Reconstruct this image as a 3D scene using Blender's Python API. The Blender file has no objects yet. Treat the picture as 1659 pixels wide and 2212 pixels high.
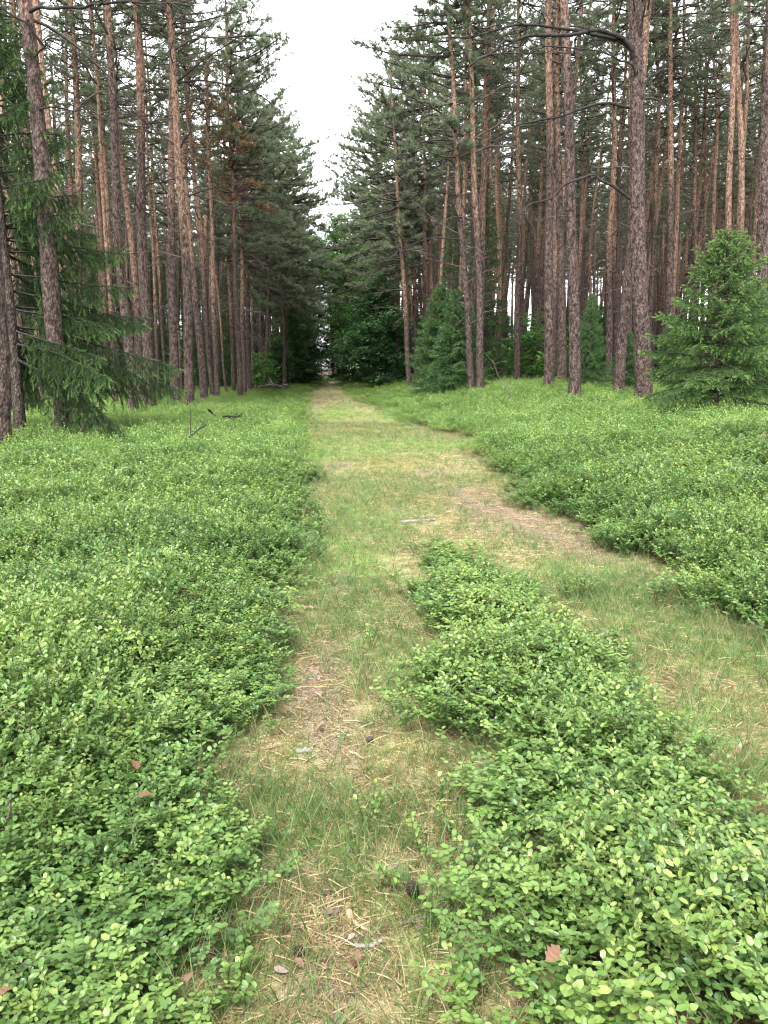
import bpy, math, random
import numpy as np
from math import sin, cos, pi, radians

S = bpy.context.scene
COL = S.collection
rng = np.random.default_rng(7)

# ------------------------------------------------------------------ camera, sky, sun, exposure
CAM_H, PITCH, FPX, HORIZON = 1.6, math.atan((1106 - 795) / 1703.0), 1703.0, 795.0
cd = bpy.data.cameras.new('camera'); cam = bpy.data.objects.new('camera', cd); COL.objects.link(cam)
cd.sensor_fit = 'VERTICAL'; cd.sensor_height = 36; cd.sensor_width = 27; cd.lens = 36 * FPX / 2212
cd.clip_start = 0.05; cd.clip_end = 3000
cam.location = (0, 0, CAM_H); cam.rotation_euler = (pi / 2 - PITCH, 0, 0)
S.camera = cam
SUN_EL, SUN_AZ = radians(58), radians(200)
W = bpy.data.worlds.new('World'); S.world = W; W.use_nodes = True
wn, wl = W.node_tree.nodes, W.node_tree.links
bg = wn['Background']
sky = wn.new('ShaderNodeTexSky'); sky.sky_type = 'NISHITA'; sky.sun_disc = False
sky.sun_elevation = SUN_EL; sky.sun_rotation = SUN_AZ; sky.air_density = 1.0; sky.dust_density = 1.2; sky.ozone_density = 1.0
hs = wn.new('ShaderNodeHueSaturation'); hs.inputs['Saturation'].default_value = 0.13   # overcast: the blue is veiled
wl.new(sky.outputs[0], hs.inputs['Color']); wl.new(hs.outputs[0], bg.inputs['Color']); bg.inputs['Strength'].default_value = 0.15
sd = bpy.data.lights.new('sun', 'SUN'); sd.energy = 1.5; sd.angle = radians(25); sd.color = (1, .97, .92)
sun = bpy.data.objects.new('sun', sd); COL.objects.link(sun)
sun.rotation_euler = (pi / 2 - SUN_EL, 0, pi - SUN_AZ)
vs = S.view_settings; vs.view_transform = 'Standard'; vs.look = 'None'; vs.gamma = 1; vs.use_curve_mapping = False
vs.exposure = 2.6
cy = S.cycles
cy.max_bounces = 8; cy.diffuse_bounces = 5; cy.glossy_bounces = 2; cy.transmission_bounces = 5; cy.transparent_max_bounces = 4
cy.use_denoising = True; cy.filter_width = 1.15

# ------------------------------------------------------------------ terrain and projection
def sst(a, b, x):
    t = np.clip((x - a) / (b - a), 0, 1); return t * t * (3 - 2 * t)
def xpath(y): return -0.02 - 0.066 * np.asarray(y, float)
def vnoise(x, y, seed=0):
    x = np.asarray(x, float); y = np.asarray(y, float)
    xi = np.floor(x); yi = np.floor(y); fx = x - xi; fy = y - yi
    fx = fx * fx * (3 - 2 * fx); fy = fy * fy * (3 - 2 * fy)
    def h(a, b):
        v = np.sin(a * 127.1 + b * 311.7 + seed * 74.7) * 43758.5453; return v - np.floor(v)
    return (h(xi, yi) * (1 - fx) + h(xi + 1, yi) * fx) * (1 - fy) + (h(xi, yi + 1) * (1 - fx) + h(xi + 1, yi + 1) * fx) * fy
def terrain(x, y):
    x = np.asarray(x, float); y = np.asarray(y, float)
    d = x - xpath(y)
    B = .42 + .33 * sst(17, 30, y)
    z = B * sst(2.4, 7.5, d) * sst(3, 11, y)
    z = z + .06 * (vnoise(x * .45, y * .45, 1) - .5) + .035 * (vnoise(x * 1.3, y * 1.3, 2) - .5) * sst(60, 20, y)
    z = z - .03 * np.exp(-(d / .5) ** 2)
    return z
CP, SP = cos(PITCH), sin(PITCH)
def ray(px, py):
    a = (px - 829.5) / FPX; b = (1106 - py) / FPX
    return np.array([a, CP + b * SP, -SP + b * CP])
def G(px, py, zoff=0.0, ymax=160.0):
    d = ray(px, py); t = .5; lim = ymax / d[1]
    while t < lim:
        p = d * t
        if CAM_H + p[2] < float(terrain(p[0], p[1])) + zoff: break
        t *= 1.004
    p = d * t; return np.array([p[0], p[1], float(terrain(p[0], p[1]))])
def at_depth(px, py, Y):
    d = ray(px, py); t = Y / d[1]; return np.array([d[0] * t, Y, CAM_H + d[2] * t])
O = 1659 / 1875.0                                        # pixels of the original photograph to pixels of the working copy

# ------------------------------------------------------------------ mesh helpers
class MB:
    def __init__(s): s.v = []; s.f = []; s.m = []; s.a = []; s.n = 0; s.sm = []
    def add(s, v, f, mat=0, tint=0.0, smooth=False):
        v = np.asarray(v, float).reshape(-1, 3); f = np.asarray(f, int)
        if len(f) == 0: return
        s.v.append(v); s.f.append(f + s.n); s.m.append(np.full(len(f), mat)); s.sm.append(np.full(len(f), smooth))
        s.a.append(np.broadcast_to(np.asarray(tint, float), (len(v),))); s.n += len(v)
    def mesh(s, name, mats):
        me = bpy.data.meshes.new(name)
        V = np.concatenate(s.v); me.vertices.add(len(V)); me.vertices.foreach_set('co', V.astype(np.float32).ravel())
        lt = np.concatenate([np.full(len(f), f.shape[1]) for f in s.f]); li = np.concatenate([f.ravel() for f in s.f])
        me.loops.add(len(li)); me.loops.foreach_set('vertex_index', li.astype(np.int32))
        me.polygons.add(len(lt)); ls = np.concatenate([[0], np.cumsum(lt)[:-1]])
        me.polygons.foreach_set('loop_start', ls.astype(np.int32)); me.polygons.foreach_set('loop_total', lt.astype(np.int32))
        me.polygons.foreach_set('material_index', np.concatenate(s.m).astype(np.int32))
        me.polygons.foreach_set('use_smooth', np.concatenate(s.sm).astype(bool))
        at = me.attributes.new('tint', 'FLOAT', 'POINT'); at.data.foreach_set('value', np.concatenate(s.a).astype(np.float32))
        for m in (mats if isinstance(mats, (list, tuple)) else [mats]): me.materials.append(m)
        me.update(calc_edges=True); return me
    def build(s, name, mats, parent=None): return link(name, s.mesh(name, mats), parent)
def link(name, data, parent=None):
    o = bpy.data.objects.new(name, data); COL.objects.link(o)
    if parent is not None: o.parent = parent
    return o
def tag(o, label=None, cat=None, group=None, kind=None):
    if label: o['label'] = label
    if cat: o['category'] = cat
    if group: o['group'] = group
    if kind: o['kind'] = kind
    return o
def thing(name, loc, label, cat, group=None):
    o = bpy.data.objects.new(name, None); COL.objects.link(o); o.location = loc; o.empty_display_size = .2
    return tag(o, label, cat, group)
def tube(pts, rad, n=6, wob=None):
    pts = np.asarray(pts, float); k = len(pts); rad = np.broadcast_to(np.asarray(rad, float), (k,))
    d = np.gradient(pts, axis=0); d /= np.linalg.norm(d, axis=1)[:, None] + 1e-9
    ref = np.array([0, 0, 1.0]) if abs(d[:, 2]).mean() < .8 else np.array([0, 1.0, 0])
    x = np.cross(ref, d); x /= np.linalg.norm(x, axis=1)[:, None] + 1e-9; y = np.cross(d, x)
    a = np.arange(n) * 2 * pi / n
    R = rad[:, None] * (np.ones((k, n)) if wob is None else wob)
    v = pts[:, None, :] + R[:, :, None] * (x[:, None, :] * np.cos(a)[None, :, None] + y[:, None, :] * np.sin(a)[None, :, None])
    i = np.arange(k - 1)[:, None] * n; j = np.arange(n)[None, :]; j2 = (j + 1) % n
    f = np.stack([i + j, i + j2, i + n + j2, i + n + j], -1).reshape(-1, 4)
    return v.reshape(-1, 3), f
def unit(v): v = np.asarray(v, float); return v / (np.linalg.norm(v, axis=-1, keepdims=True) + 1e-9)
def frames(d, roll):
    d = unit(d); ref = np.where((abs(d[:, 2]) < .95)[:, None], np.array([0, 0, 1.0]), np.array([1.0, 0, 0]))
    x = unit(np.cross(ref, d)); y = np.cross(d, x); c = np.cos(roll)[:, None]; s_ = np.sin(roll)[:, None]
    return np.stack([x * c + y * s_, y * c - x * s_, d], 2)
def stamp(mb, tv, tf, pos, fr, scale, mat=0, tint=0.0):
    m = len(pos); k = len(tv)
    if m == 0: return
    v = np.einsum('mij,kj->mki', fr, tv) * np.asarray(scale, float).reshape(-1, 1, 1) + np.asarray(pos)[:, None, :]
    f = (np.arange(m)[:, None, None] * k + tf[None]).reshape(-1, tf.shape[1])
    t = np.broadcast_to(np.asarray(tint, float), (m,)); mb.add(v.reshape(-1, 3), f, mat, np.repeat(t, k))

# ------------------------------------------------------------------ materials
def mat_new(name):
    m = bpy.data.materials.new(name); m.use_nodes = True; nt = m.node_tree; nt.nodes.clear(); return m, nt.nodes, nt.links
def ramp(n, stops):
    r = n.new('ShaderNodeValToRGB'); e = r.color_ramp.elements
    e[0].position, e[0].color = stops[0][0], (*stops[0][1], 1); e[1].position, e[1].color = stops[-1][0], (*stops[-1][1], 1)
    for p, c in stops[1:-1]:
        q = e.new(p); q.color = (*c, 1)
    return r
def math_(n, l, op, a, b=None):
    q = n.new('ShaderNodeMath'); q.operation = op
    for i, x in enumerate((a, b)):
        if x is None: continue
        if isinstance(x, (int, float)): q.inputs[i].default_value = x
        else: l.new(x, q.inputs[i])
    return q.outputs[0]
def leaf_mat(name, c0, c1, c2, trans=.35, rough=.5, spec=.3, rnd=.5, noise_scale=None, worldscale=None):
    """colour runs c0..c1..c2 with the leaf's own tint and a per-plant random; part of the light passes through the leaf"""
    m, n, l = mat_new(name)
    out = n.new('ShaderNodeOutputMaterial'); at = n.new('ShaderNodeAttribute'); at.attribute_name = 'tint'
    oi = n.new('ShaderNodeObjectInfo')
    r = math_(n, l, 'MULTIPLY', math_(n, l, 'SUBTRACT', oi.outputs['Random'], .5), rnd)
    f = math_(n, l, 'ADD', at.outputs['Fac'], r)
    if worldscale:
        geo = n.new('ShaderNodeNewGeometry'); nz = n.new('ShaderNodeTexNoise'); nz.inputs['Scale'].default_value = worldscale
        l.new(geo.outputs['Position'], nz.inputs['Vector'])
        f = math_(n, l, 'ADD', f, math_(n, l, 'MULTIPLY', math_(n, l, 'SUBTRACT', nz.outputs['Fac'], .5), .55))
    rp = ramp(n, [(0, c0), (.5, c1), (1, c2)]); l.new(f, rp.inputs[0])
    p = n.new('ShaderNodeBsdfPrincipled'); p.inputs['Roughness'].default_value = rough; p.inputs['Specular IOR Level'].default_value = spec
    l.new(rp.outputs[0], p.inputs['Base Color'])
    tr = n.new('ShaderNodeBsdfTranslucent'); hs = n.new('ShaderNodeHueSaturation'); hs.inputs['Value'].default_value = 1.25; hs.inputs['Saturation'].default_value = 1.1
    l.new(rp.outputs[0], hs.inputs['Color']); l.new(hs.outputs[0], tr.inputs['Color'])
    mx = n.new('ShaderNodeMixShader'); mx.inputs[0].default_value = trans
    l.new(p.outputs[0], mx.inputs[1]); l.new(tr.outputs[0], mx.inputs[2]); l.new(mx.outputs[0], out.inputs[0]); return m
def bark_mat(name, lowA, lowB, upA, upB):
    """rough fissured bark below (tint 0), thin flaking orange bark above (tint 1)"""
    m, n, l = mat_new(name)
    out = n.new('ShaderNodeOutputMaterial'); p = n.new('ShaderNodeBsdfPrincipled'); p.inputs['Roughness'].default_value = .9; p.inputs['Specular IOR Level'].default_value = .15
    tc = n.new('ShaderNodeTexCoord'); mp = n.new('ShaderNodeMapping'); mp.inputs['Scale'].default_value = (1, 1, .5); l.new(tc.outputs['Object'], mp.inputs[0])
    oi = n.new('ShaderNodeObjectInfo')
    at = n.new('ShaderNodeAttribute'); at.attribute_name = 'tint'
    vo = n.new('ShaderNodeTexVoronoi'); vo.inputs['Scale'].default_value = 26; l.new(mp.outputs[0], vo.inputs['Vector'])
    n1 = n.new('ShaderNodeTexNoise'); n1.inputs['Scale'].default_value = 13; n1.inputs['Detail'].default_value = 6; l.new(mp.outputs[0], n1.inputs['Vector'])
    n2 = n.new('ShaderNodeTexNoise'); n2.inputs['Scale'].default_value = 1.6; n2.inputs['Detail'].default_value = 4; l.new(tc.outputs['Object'], n2.inputs['Vector'])
    n3 = n.new('ShaderNodeTexNoise'); n3.inputs['Scale'].default_value = 40; n3.inputs['Detail'].default_value = 4; l.new(mp.outputs[0], n3.inputs['Vector'])
    mixf = math_(n, l, 'ADD', math_(n, l, 'MULTIPLY', n1.outputs['Fac'], .75), math_(n, l, 'MULTIPLY', n3.outputs['Fac'], .35))
    rl = ramp(n, [(.42, lowA), (.66, lowB)]); l.new(mixf, rl.inputs[0])
    ru = ramp(n, [(.42, upA), (.64, upB)]); l.new(mixf, ru.inputs[0])
    f = math_(n, l, 'ADD', at.outputs['Fac'], math_(n, l, 'MULTIPLY', math_(n, l, 'SUBTRACT', n2.outputs['Fac'], .5), 1.1))
    f = math_(n, l, 'ADD', f, math_(n, l, 'MULTIPLY', math_(n, l, 'SUBTRACT', n1.outputs['Fac'], .5), .9))
    f = math_(n, l, 'ADD', f, math_(n, l, 'MULTIPLY', math_(n, l, 'SUBTRACT', oi.outputs['Random'], .5), .25))
    cl = n.new('ShaderNodeClamp'); l.new(f, cl.inputs[0])
    mx = n.new('ShaderNodeMix'); mx.data_type = 'RGBA'; l.new(cl.outputs[0], mx.inputs[0]); l.new(rl.outputs[0], mx.inputs[6]); l.new(ru.outputs[0], mx.inputs[7])
    # fissures between the plates are coloured darker
    cr = n.new('ShaderNodeMapRange'); cr.inputs[1].default_value = .25; cr.inputs[2].default_value = .75; cr.inputs[3].default_value = 1; cr.inputs[4].default_value = .3
    l.new(vo.outputs['Distance'], cr.inputs[0])
    mu = n.new('ShaderNodeMix'); mu.data_type = 'RGBA'; mu.blend_type = 'MULTIPLY'; mu.inputs[0].default_value = .8
    l.new(mx.outputs[2], mu.inputs[6]); l.new(cr.outputs[0], mu.inputs[7]); l.new(mu.outputs[2], p.inputs['Base Color'])
    b = n.new('ShaderNodeBump'); b.inputs['Strength'].default_value = .9; b.inputs['Distance'].default_value = .03
    h = math_(n, l, 'ADD', math_(n, l, 'MULTIPLY', vo.outputs['Distance'], -1), math_(n, l, 'MULTIPLY', n1.outputs['Fac'], .8))
    l.new(h, b.inputs['Height']); l.new(b.outputs[0], p.inputs['Normal']); l.new(p.outputs[0], out.inputs[0]); return m
def plain_mat(name, a, b, scale=30, rough=.85, spec=.2, bump=.3):
    m, n, l = mat_new(name)
    out = n.new('ShaderNodeOutputMaterial'); p = n.new('ShaderNodeBsdfPrincipled'); p.inputs['Roughness'].default_value = rough; p.inputs['Specular IOR Level'].default_value = spec
    tc = n.new('ShaderNodeTexCoord'); nz = n.new('ShaderNodeTexNoise'); nz.inputs['Scale'].default_value = scale; nz.inputs['Detail'].default_value = 5
    l.new(tc.outputs['Object'], nz.inputs['Vector']); rp = ramp(n, [(.3, a), (.7, b)]); l.new(nz.outputs['Fac'], rp.inputs[0]); l.new(rp.outputs[0], p.inputs['Base Color'])
    bu = n.new('ShaderNodeBump'); bu.inputs['Strength'].default_value = bump; bu.inputs['Distance'].default_value = .004; l.new(nz.outputs['Fac'], bu.inputs['Height']); l.new(bu.outputs[0], p.inputs['Normal'])
    l.new(p.outputs[0], out.inputs[0]); return m

M = {}
M['pine_bark'] = bark_mat('pine_bark', (.025, .0165, .0142), (.122, .087, .075), (.11, .063, .045), (.33, .21, .15))
M['spruce_bark'] = bark_mat('spruce_bark', (.030, .022, .019), (.10, .078, .066), (.045, .034, .028), (.12, .09, .075))
M['twig'] = plain_mat('dead_twig', (.028, .020, .018), (.095, .072, .066), 14)
M['limb'] = plain_mat('grey_limb', (.008, .007, .0065), (.035, .030, .028), 10)
M['pine_needle'] = leaf_mat('pine_needle', (.088, .114, .066), (.140, .172, .104), (.18, .22, .13), .5, .5, .3, .45)
M['pine_brown'] = leaf_mat('dead_pine_needle', (.10, .065, .035), (.20, .125, .065), (.26, .17, .09), .2, .6, .2, .2)
M['spruce_needle'] = leaf_mat('spruce_needle', (.035, .072, .026), (.070, .140, .045), (.16, .28, .085), .4, .45, .35, .15)
M['spruce_young'] = leaf_mat('young_spruce_needle', (.040, .076, .025), (.080, .148, .042), (.18, .28, .08), .42, .45, .35, .15)
M['spruce_dark'] = leaf_mat('old_spruce_needle', (.023, .047, .017), (.049, .093, .029), (.115, .19, .056), .38, .5, .3, .15)
M['beech_leaf'] = leaf_mat('beech_leaf', (.026, .058, .024), (.048, .104, .038), (.090, .170, .055), .35, .45, .3, .35)
M['oak_leaf'] = leaf_mat('fresh_oak_leaf', (.036, .090, .022), (.070, .155, .034), (.11, .22, .048), .4, .4, .4, .2)
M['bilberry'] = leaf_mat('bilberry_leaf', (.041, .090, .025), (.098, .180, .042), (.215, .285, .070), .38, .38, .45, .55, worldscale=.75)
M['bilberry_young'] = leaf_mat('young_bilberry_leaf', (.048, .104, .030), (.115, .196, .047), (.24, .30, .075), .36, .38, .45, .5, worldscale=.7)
M['bilberry_stem'] = plain_mat('bilberry_stem', (.05, .055, .02), (.09, .09, .035), 40)
M['grass'] = leaf_mat('green_grass', (.040, .092, .026), (.080, .150, .042), (.15, .20, .072), .4, .45, .35, .5, worldscale=.9)
M['straw'] = leaf_mat('dry_grass', (.13, .09, .048), (.28, .215, .115), (.43, .355, .205), .25, .6, .25, .5)
M['needle_litter'] = leaf_mat('needle_litter', (.09, .055, .038), (.20, .13, .09), (.34, .25, .18), .1, .7, .2, .5)
M['moss'] = leaf_mat('yellow_moss', (.090, .100, .032), (.175, .175, .060), (.29, .265, .11), .3, .7, .15, .5)
M['dead_leaf'] = leaf_mat('dead_leaf', (.060, .028, .014), (.115, .060, .033), (.17, .105, .07), .15, .55, .3, .6)
M['pale_leaf'] = leaf_mat('bleached_leaf', (.09, .058, .048), (.15, .108, .092), (.23, .18, .16), .15, .6, .3, .6)
M['pale_wood'] = plain_mat('bare_wood', (.14, .095, .052), (.27, .205, .125), 18)
M['grey_wood'] = plain_mat('weathered_wood', (.06, .05, .042), (.17, .145, .12), 16)
M['cone'] = plain_mat('cone_scale', (.018, .014, .012), (.075, .062, .052), 60)
M['birch'] = plain_mat('birch_bark', (.07, .066, .055), (.23, .22, .19), 22)

# ------------------------------------------------------------------ regions on the ground
def poly(pts, zoff=.06): return np.array([G(x, y, zoff)[:2] for x, y in pts])
L_EDGE = [(370, 2330), (395, 2212), (435, 2060), (455, 1940), (455, 1800), (522, 1670), (580, 1570), (605, 1470), (635, 1390), (640, 1300), (655, 1220), (662, 1100), (684, 1010), (684, 950), (672, 900), (664, 868), (672, 846), (688, 832)]
le = poly(L_EDGE); POLY_L = np.concatenate([le, [[-7.6, 112], [90, 113], [90, 135], [-90, 135], [-8, -1], [-.5, .6]]])
R_EDGE = [(728, 829), (742, 842), (770, 866), (822, 880), (880, 915), (960, 938), (1030, 946), (985, 978), (1050, 1005), (1110, 1030), (1105, 1070), (1180, 1108), (1260, 1160), (1370, 1195), (1425, 1245), (1530, 1310), (1600, 1350), (1659, 1372), (1800, 1440)]
re_ = poly(R_EDGE); POLY_R = np.concatenate([re_, [[9, 4.2], [90, 130], [-6.0, 130]]])
M_EDGE = [(950, 1112), (1040, 1155), (1060, 1215), (1150, 1262), (1150, 1300), (1210, 1360), (1310, 1445), (1385, 1530), (1500, 1600), (1600, 1680), (1720, 1770), (1950, 1920), (1900, 2400), (950, 2330), (980, 2212), (1015, 2080), (985, 1960), (985, 1850), (1020, 1770), (1020, 1680), (1025, 1590), (940, 1500), (885, 1430), (955, 1370), (875, 1290), (890, 1240), (885, 1190)]
POLY_M = np.array([G(x, y, .10)[:2] for i, (x, y) in enumerate(M_EDGE)])
def inside(P, pts):
    x, y = pts[:, 0], pts[:, 1]; r = np.zeros(len(pts), bool); n = len(P)
    for i in range(n):
        a, b = P[i], P[(i + 1) % n]
        c = ((a[1] > y) != (b[1] > y)); r ^= c & (x < (b[0] - a[0]) * (y - a[1]) / (b[1] - a[1] + 1e-12) + a[0])
    return r
def edge_dist(P, pts):
    d = np.full(len(pts), 1e9); n = len(P)
    for i in range(n):
        a, b = P[i], P[(i + 1) % n]; ab = b - a
        t = np.clip(((pts - a) @ ab) / (ab @ ab + 1e-9), 0, 1); d = np.minimum(d, np.linalg.norm(pts - a - t[:, None] * ab, axis=1))
    return d
def blobs(lst):
    out = []
    for px, py, rx, ry, w in lst:
        c = G(px, py); e = G(px + rx, py); u = G(px, max(py - ry, 806)); out.append((c[0], c[1], abs(e[0] - c[0]) + .02, abs(u[1] - c[1]) + .02, w))
    return out
def bl_eval(B, x, y):
    r = np.zeros(np.shape(x))
    for cx, cy_, rx, ry, w in B: r = r + w * np.exp(-((x - cx) / rx) ** 2 - ((y - cy_) / ry) ** 2)
    return r
B_BARE = blobs([(1075, 1095, 75, 30, 1.1), (1180, 1140, 70, 30, 1.0), (1265, 1190, 60, 28, .9), (1010, 1075, 45, 22, .8), (930, 1020, 40, 18, .6), (730, 1005, 40, 14, .7), (700, 1130, 40, 30, .35), (735, 1280, 30, 60, .6), (700, 1420, 45, 60, .6), (690, 1520, 60, 70, .8), (740, 1620, 70, 60, .55), (560, 1860, 60, 60, .6), (740, 2010, 120, 90, .45), (660, 1900, 60, 50, .5), (850, 1860, 50, 40, .4), (700, 862, 30, 8, .7), (620, 856, 60, 4, .8), (710, 2150, 140, 60, .55), (1400, 1390, 60, 30, .35), (1560, 1470, 60, 30, .45), (1620, 1600, 60, 40, .4)])
B_MOSS = blobs([(880, 1072, 60, 16, 1.2), (820, 935, 60, 12, .9), (850, 1000, 80, 16, .9), (1060, 1040, 40, 16, .8), (1130, 1100, 40, 12, .7), (1010, 1240, 40, 20, .9), (1170, 1180, 40, 14, .5), (760, 1690, 70, 40, .6), (870, 1590, 60, 40, .45), (740, 925, 40, 12, .6), (700, 1480, 40, 40, .3), (800, 1970, 70, 40, .6), (660, 1620, 50, 30, .6), (760, 2120, 80, 40, .4), (1640, 1560, 40, 30, .4)])
B_GRASS = blobs([(720, 965, 35, 25, 1.0), (820, 958, 130, 20, .9), (930, 962, 90, 10, .7), (730, 890, 45, 16, .8), (860, 900, 70, 14, .8), (760, 1140, 80, 90, .8), (730, 1200, 60, 60, .6), (850, 1130, 50, 25, .6), (910, 1060, 50, 10, .6), (790, 1310, 50, 60, .35), (860, 1440, 50, 60, .4), (720, 1800, 110, 60, 1.1), (560, 1780, 50, 60, .9), (800, 1850, 100, 50, .6), (1290, 1260, 120, 60, .8), (1420, 1360, 100, 60, .7), (1600, 1430, 80, 40, 1.0), (1550, 1560, 100, 60, .6), (930, 2060, 60, 80, .5), (560, 2130, 40, 70, .5), (700, 1350, 40, 30, .3), (1650, 1700, 60, 60, .7)])

# ------------------------------------------------------------------ ground sheet
def build_ground():
    ys = [-12.0]
    while ys[-1] < 900:
        y = ys[-1]; ys.append(y + (1.0 if y < -1 else .045 + .022 * max(0, y) if y < 60 else .06 * y))
    ys = np.array(ys); us = np.linspace(-1, 1, 181); us = np.sign(us) * np.abs(us) ** 1.35
    Y = np.repeat(ys, len(us)).reshape(len(ys), len(us)); X = us[None, :] * (1.15 * np.maximum(Y, 0) + 5.5)
    x, y = X.ravel(), Y.ravel(); z = terrain(x, y) + .018 * (vnoise(x * 9, y * 9, 5) - .5) * (y < 14)
    pts = np.stack([x, y], 1)
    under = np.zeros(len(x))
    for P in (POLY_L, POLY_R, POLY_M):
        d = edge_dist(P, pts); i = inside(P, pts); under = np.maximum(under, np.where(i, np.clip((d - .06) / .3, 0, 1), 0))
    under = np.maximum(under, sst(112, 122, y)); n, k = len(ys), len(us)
    i = np.arange(n - 1)[:, None] * k; j = np.arange(k - 1)[None, :]
    f = np.stack([i + j, i + j + 1, i + k + j + 1, i + k + j], -1).reshape(-1, 4)
    mb = MB(); mb.add(np.stack([x, y, z], 1), f, 0, 0, True)
    m, nn, l = mat_new('forest_floor'); out = nn.new('ShaderNodeOutputMaterial'); p = nn.new('ShaderNodeBsdfPrincipled'); p.inputs['Roughness'].default_value = .95; p.inputs['Specular IOR Level'].default_value = .1
    geo = nn.new('ShaderNodeNewGeometry')
    def noise(s, d=5):
        q = nn.new('ShaderNodeTexNoise'); q.inputs['Scale'].default_value = s; q.inputs['Detail'].default_value = d; l.new(geo.outputs['Position'], q.inputs['Vector']); return q.outputs['Fac']
    def attr(a): q = nn.new('ShaderNodeAttribute'); q.attribute_name = a; return q.outputs['Fac']
    nf, nm, nl = math_(nn, l, 'ADD', math_(nn, l, 'MULTIPLY', noise(75, 6), .55), math_(nn, l, 'MULTIPLY', noise(260, 3), .45)), noise(14), noise(2.2)
    base = ramp(nn, [(.38, (.050, .048, .021)), (.5, (.180, .162, .074)), (.62, (.37, .32, .18))]); l.new(math_(nn, l, 'ADD', math_(nn, l, 'MULTIPLY', nf, .6), math_(nn, l, 'MULTIPLY', nm, .4)), base.inputs[0])
    bare = ramp(nn, [(.38, (.034, .025, .018)), (.5, (.150, .110, .078)), (.62, (.31, .245, .18))]); l.new(nf, bare.inputs[0])
    moss = ramp(nn, [(.38, (.055, .062, .018)), (.62, (.26, .24, .09))]); l.new(nf, moss.inputs[0])
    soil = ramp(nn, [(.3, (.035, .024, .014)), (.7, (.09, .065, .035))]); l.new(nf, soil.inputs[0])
    green = ramp(nn, [(.3, (.075, .13, .03)), (.7, (.17, .23, .06))]); l.new(nf, green.inputs[0])
    cur = base.outputs[0]
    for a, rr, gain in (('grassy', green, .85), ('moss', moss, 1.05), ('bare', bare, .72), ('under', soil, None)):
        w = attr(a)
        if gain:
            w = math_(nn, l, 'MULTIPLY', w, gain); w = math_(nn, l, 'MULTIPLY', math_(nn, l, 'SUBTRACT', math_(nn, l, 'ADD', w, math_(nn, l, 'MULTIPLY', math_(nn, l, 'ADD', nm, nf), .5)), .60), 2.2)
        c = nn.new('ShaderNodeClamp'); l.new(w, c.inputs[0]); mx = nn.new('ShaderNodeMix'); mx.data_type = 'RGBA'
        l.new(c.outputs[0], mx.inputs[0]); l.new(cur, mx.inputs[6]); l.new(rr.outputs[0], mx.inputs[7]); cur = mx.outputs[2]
    l.new(cur, p.inputs['Base Color'])
    b = nn.new('ShaderNodeBump'); b.inputs['Strength'].default_value = .8; b.inputs['Distance'].default_value = .015; l.new(nf, b.inputs['Height']); l.new(b.outputs[0], p.inputs['Normal']); l.new(p.outputs[0], out.inputs[0])
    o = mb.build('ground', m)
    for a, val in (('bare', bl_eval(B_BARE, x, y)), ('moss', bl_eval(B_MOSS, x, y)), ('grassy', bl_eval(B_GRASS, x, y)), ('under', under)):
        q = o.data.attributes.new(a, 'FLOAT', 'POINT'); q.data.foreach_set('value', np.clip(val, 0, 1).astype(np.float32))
    tag(o, 'forest floor of moss, dry needles and soil under the whole clearing', None, None, 'structure')
build_ground()

# ------------------------------------------------------------------ tree parts
def pine_tuft(n=11, seed=0):
    r = np.random.default_rng(seed); v = []; f = []
    for i in range(n):
        a = 2 * pi * i / n * 2.4 + r.uniform(-.4, .4); sp_ = r.uniform(.25, 1.25); L = r.uniform(.75, 1.1)
        d = np.array([sin(sp_) * cos(a), sin(sp_) * sin(a), cos(sp_)]); s = unit(np.cross(d, [0.3, .2, 1])) * .075; b = d * .05 + np.array([0, 0, r.uniform(-.25, .15)])
        v += [b - s, b + s, b + d * L]; f.append([3 * i, 3 * i + 1, 3 * i + 2])
    return np.array(v), np.array(f)
TUFT = pine_tuft()
def curve(p0, d0, length, k, bend, jitter, r):
    """a limb that starts along d0 and bends by the vector bend along its length"""
    p = [np.array(p0, float)]; d = unit(d0)
    for i in range(k):
        d = unit(d + np.asarray(bend) / k + r.normal(0, jitter, 3)); p.append(p[-1] + d * length / k)
    return np.array(p)
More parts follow.
